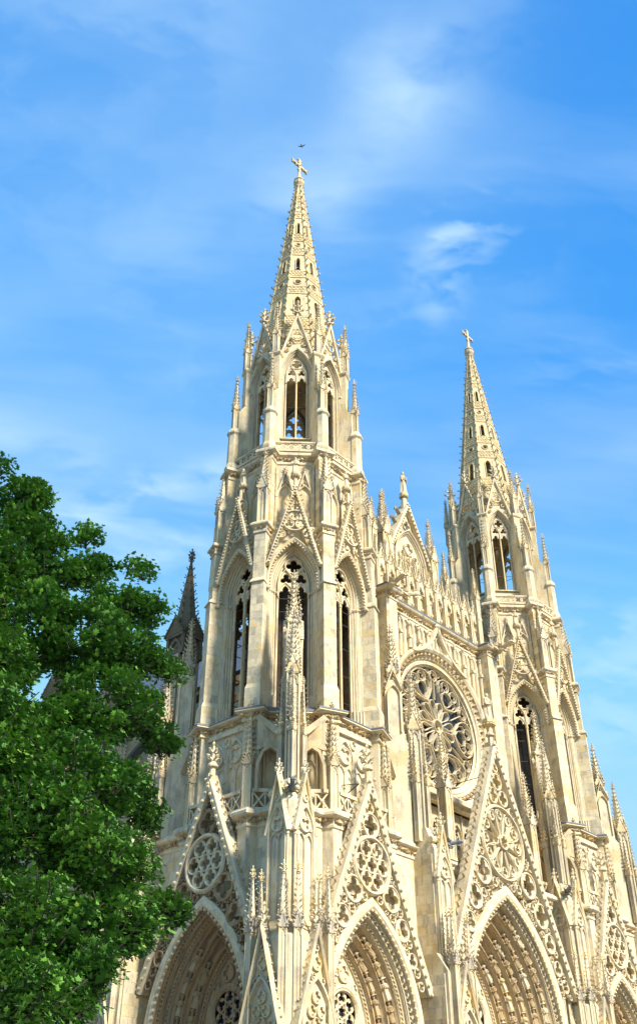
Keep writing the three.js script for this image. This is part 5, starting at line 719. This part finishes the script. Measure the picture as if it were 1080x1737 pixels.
// ================================================================ plane tree
{
  const tree = new THREE.Group(); tree.name = 'plane_tree'; tree.position.set(-28.4, 0, 17.2); scene.add(tree); tree.userData = { label: 'tall leafy green plane tree standing in front of the church', category: 'tree' };
  const O = tree.position, E = [[-26.30, 15.51, 16.30, 0.36, 0.36], [-26.08, 14.58, 15.75, 0.64, 0.85], [-25.45, 13.96, 16.34, 0.70, 0.70], [-24.73, 14.92, 16.78, 0.12, 0.12], [-24.54, 13.91, 16.87, 0.35, 0.35], [-24.03, 13.13, 17.37, 0.49, 0.35], [-23.77, 14.01, 17.89, 0.11, 0.07], [-23.36, 13.02, 17.77, 0.17, 0.31], [-25.90, 11.91, 16.76, 0.91, 1.04], [-25.02, 11.60, 17.78, 0.77, 0.77], [-24.08, 11.48, 18.36, 0.45, 0.39], [-23.06, 11.38, 18.38, 0.11, 0.04], [-25.86, 9.15, 17.91, 0.88, 0.59], [-24.81, 9.99, 18.35, 0.73, 0.67], [-23.83, 10.14, 18.47, 0.23, 0.44], [-22.86, 9.77, 18.35, 0.08, 0.06], [-25.54, 8.04, 18.90, 1.11, 0.67], [-24.03, 8.45, 18.85, 0.26, 0.30], [-23.36, 7.95, 18.50, 0.18, 0.22], [-26.61, 6.99, 19.06, 0.83, 0.83], [-25.59, 6.69, 19.62, 0.94, 0.52], [-24.25, 6.66, 19.31, 0.33, 0.31], [-23.32, 6.06, 19.21, 0.29, 0.27], [-24.90, 5.59, 19.79, 0.67, 0.41], [-26.56, 5.32, 19.81, 0.76, 0.67], [-25.87, 4.67, 20.13, 0.57, 0.38], [-27.06, 4.07, 20.44, 0.61, 0.44], [-26.34, 4.09, 20.30, 0.50, 0.32], [-25.33, 4.64, 19.88, 0.15, 0.24], [-24.34, 5.38, 19.52, 0.23, 0.19], [-27.03, 15.99, 16.30, 0.03, 0.04],
    [-23.26, 9.87, 18.36, 0.15, 0.10], [-23.04, 9.72, 18.32, 0.15, 0.08], [-23.40, 11.42, 18.42, 0.16, 0.11], [-26.9, 13.3, 16.2, 0.8, 0.9], [-26.95, 10.4, 17.2, 0.8, 0.9], [-27.0, 8.3, 18.3, 0.8, 0.8],
    // the rest of the crown, left of the picture and behind
    [-28.4, 13.6, 15.5, 1.4, 1.3], [-29.2, 11.5, 16.2, 1.9, 1.7], [-28.4, 8.6, 17.8, 1.7, 1.5], [-29.3, 6.2, 18.4, 1.6, 1.3], [-27.6, 12.2, 15.0, 1.5, 1.5], [-26.6, 9.6, 15.9, 1.3, 1.3]];
  const r = rng(909), bark = new THREE.MeshStandardMaterial({ color: new THREE.Color().setRGB(0.075, 0.065, 0.05), map: grainMap, roughness: 0.9 });
  const limb = (s, a, b, r0, r1) => { const A = new THREE.Vector3(...a), B = new THREE.Vector3(...b), c = new THREE.CatmullRomCurve3([A, A.clone().lerp(B, 0.5).add(new THREE.Vector3(r() - 0.5, 0.3 + r() * 0.5, r() - 0.5).multiplyScalar(A.distanceTo(B) * 0.18)), B]), g = new THREE.TubeGeometry(c, 8, 1, 7, false), p = g.attributes.position; for (let i = 0; i <= 8; i++) { const q = c.getPointAt(i / 8), k = lerp(r0, r1, i / 8); for (let j = 0; j <= 7; j++) { const n = i * 8 + j; p.setXYZ(n, q.x + (p.getX(n) - q.x) * k, q.y + (p.getY(n) - q.y) * k, q.z + (p.getZ(n) - q.z) * k); } } s.geo(g); return c; };
  const tr = new Soup(); limb(tr, [0, -0.1, 0], [0.2, 5.5, 0.2], 0.42, 0.33); limb(tr, [0.2, 5.4, 0.2], [0.2, 11.5, -1.0], 0.33, 0.17); limb(tr, [0.2, 11.3, -1.0], [0.9, 15.2, -1.3], 0.17, 0.05); mesh('trunk', tr, bark, tree);
  const axis = (y) => y < 5.5 ? [0.2 * y / 5.5, y, 0.2] : [0.2, y, lerp(0.2, -1.2, clamp((y - 5.5) / 6))];
  const tw = new Soup();
  for (const e of E) { if (e[3] < 0.5) continue; const c = [e[0] - O.x, e[1] - O.y, e[2] - O.z], y0 = Math.max(3.2, Math.min(14.5, c[1] - 2.2 - 0.4 * Math.hypot(c[0], c[2]))), b = new Soup(); limb(b, axis(y0), c, 0.036 + 0.01 * e[3], 0.012); mesh('limb', b, bark, tree); }
  // palmate leaf, five pointed lobes, slightly cupped
  const lp = [[0, -0.5], [0.16, -0.36], [0.46, -0.34], [0.3, -0.12], [0.52, 0.12], [0.24, 0.12], [0, 0.56], [-0.24, 0.12], [-0.52, 0.12], [-0.3, -0.12], [-0.46, -0.34], [-0.16, -0.36]];
  const lf = new Soup(); for (let i = 0; i < lp.length; i++) { const a = lp[i], b = lp[(i + 1) % lp.length], h = (q) => 0.25 * (q[0] * q[0] + q[1] * q[1]); lf.tri([0, 0, 0], [b[0], b[1], h(b)], [a[0], a[1], h(a)]); }
  const leafGeo = lf.build(0), leafMat = new THREE.MeshPhysicalMaterial({ color: 0xffffff, roughness: 0.62, side: THREE.DoubleSide, transmission: 0.28, thickness: 0, specularIntensity: 0.4 });
  const list = [], q = new THREE.Quaternion(), col = new THREE.Color();
  for (const e of E) {
    const rx = e[3] + 0.07, ry = e[4] + 0.05, rz = Math.max(0.15, (rx + ry) * 0.7), vol = rx * ry * rz, n = Math.max(3, Math.round(Math.pow(vol, 0.6) * 78 + 9 * (rx + ry)));
    for (let k = 0; k < n; k++) {
      let x, y, z; do { x = r() * 2 - 1; y = r() * 2 - 1; z = r() * 2 - 1; } while (x * x + y * y + z * z > 1);
      const m = Math.sqrt(x * x + y * y + z * z), s = Math.pow(m, 0.5) / (m || 1), cx = e[0] + x * s * rx, cy = e[1] + y * s * ry, cz = e[2] + z * s * rz, R = 0.16 + r() * 0.24, nl = 44 + (r() * 26 | 0), hue = r(), ax = r() * 6.28;
      tw.bar([cx - O.x - x * 0.3, cy - O.y - 0.3 - y * 0.2, cz - O.z - z * 0.3], [cx - O.x + x * R, cy - O.y + R * 0.4, cz - O.z + z * R], 0.016, 0.016);
      for (let i = 0; i < nl; i++) {
        const a = r() * 6.28, u = r() * 2 - 1, d = R * (0.35 + 0.75 * Math.sqrt(r())), w = Math.sqrt(1 - u * u), px = cx + Math.cos(a) * w * d, py = cy + u * d * 0.72, pz = cz + Math.sin(a) * w * d;
        list.push([px, py, pz, a + (r() - 0.5) * 1.6, (r() - 0.15) * 1.5, (r() - 0.5) * 1.4, 0.068 + r() * 0.072, hue * 0.6 + r() * 0.4]);
      }
    }
  }
  const mt = new M4(), eu = new THREE.Euler(), cam = camera.position;
  const toM = (l) => { eu.set(-PI / 2 + l[4], l[3], l[5], 'YXZ'); q.setFromEuler(eu); return mt.compose(new THREE.Vector3(l[0] - O.x, l[1] - O.y, l[2] - O.z), q, new THREE.Vector3(l[6], l[6], l[6])); };
  const tone = (v, k) => { const y = v > 0.93 ? 1 : 0; return col.setRGB(lerp(0.026, 0.14, v) + y * 0.10, lerp(0.108, 0.325, v) + y * 0.05, lerp(0.017, 0.035, v)); };
  list.sort((a, b) => Math.hypot(a[0] - cam.x, a[1] - cam.y, a[2] - cam.z) / a[6] - Math.hypot(b[0] - cam.x, b[1] - cam.y, b[2] - cam.z) / b[6]);
  const near = list.splice(0, 300), mats = [0.1, 0.35, 0.6, 0.85, 0.95].map((v) => { const m = leafMat.clone(); m.color.copy(tone(v)); return m; });
  for (const l of near) { const m = new THREE.Mesh(leafGeo, mats[Math.min(4, l[7] * 4.7 | 0)]); m.name = 'leaf'; m.castShadow = m.receiveShadow = true; toM(l).decompose(m.position, m.quaternion, m.scale); tree.add(m); }
  const im = new THREE.InstancedMesh(leafGeo, leafMat, list.length); im.name = 'foliage'; im.userData.kind = 'stuff'; im.castShadow = im.receiveShadow = true; list.forEach((l, i) => { im.setMatrixAt(i, toM(l)); im.setColorAt(i, tone(l[7])); }); tree.add(im); mesh('twigs', tw, bark, tree).userData.kind = 'stuff';
  console.log('leaves', list.length);
}
// ================================================================ bird over the near spire
{
  const b = new THREE.Group(); b.name = 'bird'; b.position.set(-6.92, 58.85, 6.82); scene.add(b); b.userData = { label: 'small dark bird gliding above the nearer spire', category: 'bird' };
  const m = new THREE.MeshStandardMaterial({ color: new THREE.Color().setRGB(0.09, 0.10, 0.12), roughness: 0.8 }), s = new Soup(); const rows = [[0.004, -0.17, 0], [0.025, -0.12, 0], [0.055, -0.02, 0], [0.05, 0.07, 0], [0.03, 0.11, 0], [0.036, 0.15, 0.01], [0.02, 0.18, 0.01], [0.004, 0.22, 0]].map(([q, y]) => [ngon(8, q), y]); const body = new Soup().loft(rows); s.add(body, RX(PI / 2)); s.extr([[-0.02, -0.14], [0.02, -0.14], [0.06, -0.27], [-0.06, -0.27]], null, 0, 0.006); 
  mesh('body', new Soup().add(body, RX(PI / 2)).add(new Soup().extr([[-0.02, -0.12], [0.02, -0.12], [0.06, -0.27], [-0.06, -0.27]], null, -0.004, 0.004), RX(PI / 2)), m, b);
  for (const q of [-1, 1]) mesh('wing', new Soup().extr([[0, 0.07], [q * 0.16, 0.11], [q * 0.34, 0.03], [q * 0.46, -0.1], [q * 0.28, -0.03], [q * 0.12, -0.06], [0, -0.06]], null, -0.006, 0.006).p.length ? new Soup().add(new Soup().extr([[0, 0.07], [q * 0.16, 0.11], [q * 0.34, 0.03], [q * 0.46, -0.1], [q * 0.28, -0.03], [q * 0.12, -0.06], [0, -0.06]], null, -0.006, 0.006), mul(RZ(q * 0.28), RX(PI / 2))) : null, m, b);
  b.rotation.y = 2.1; b.scale.setScalar(0.62);
}
renderer.render(scene, camera);
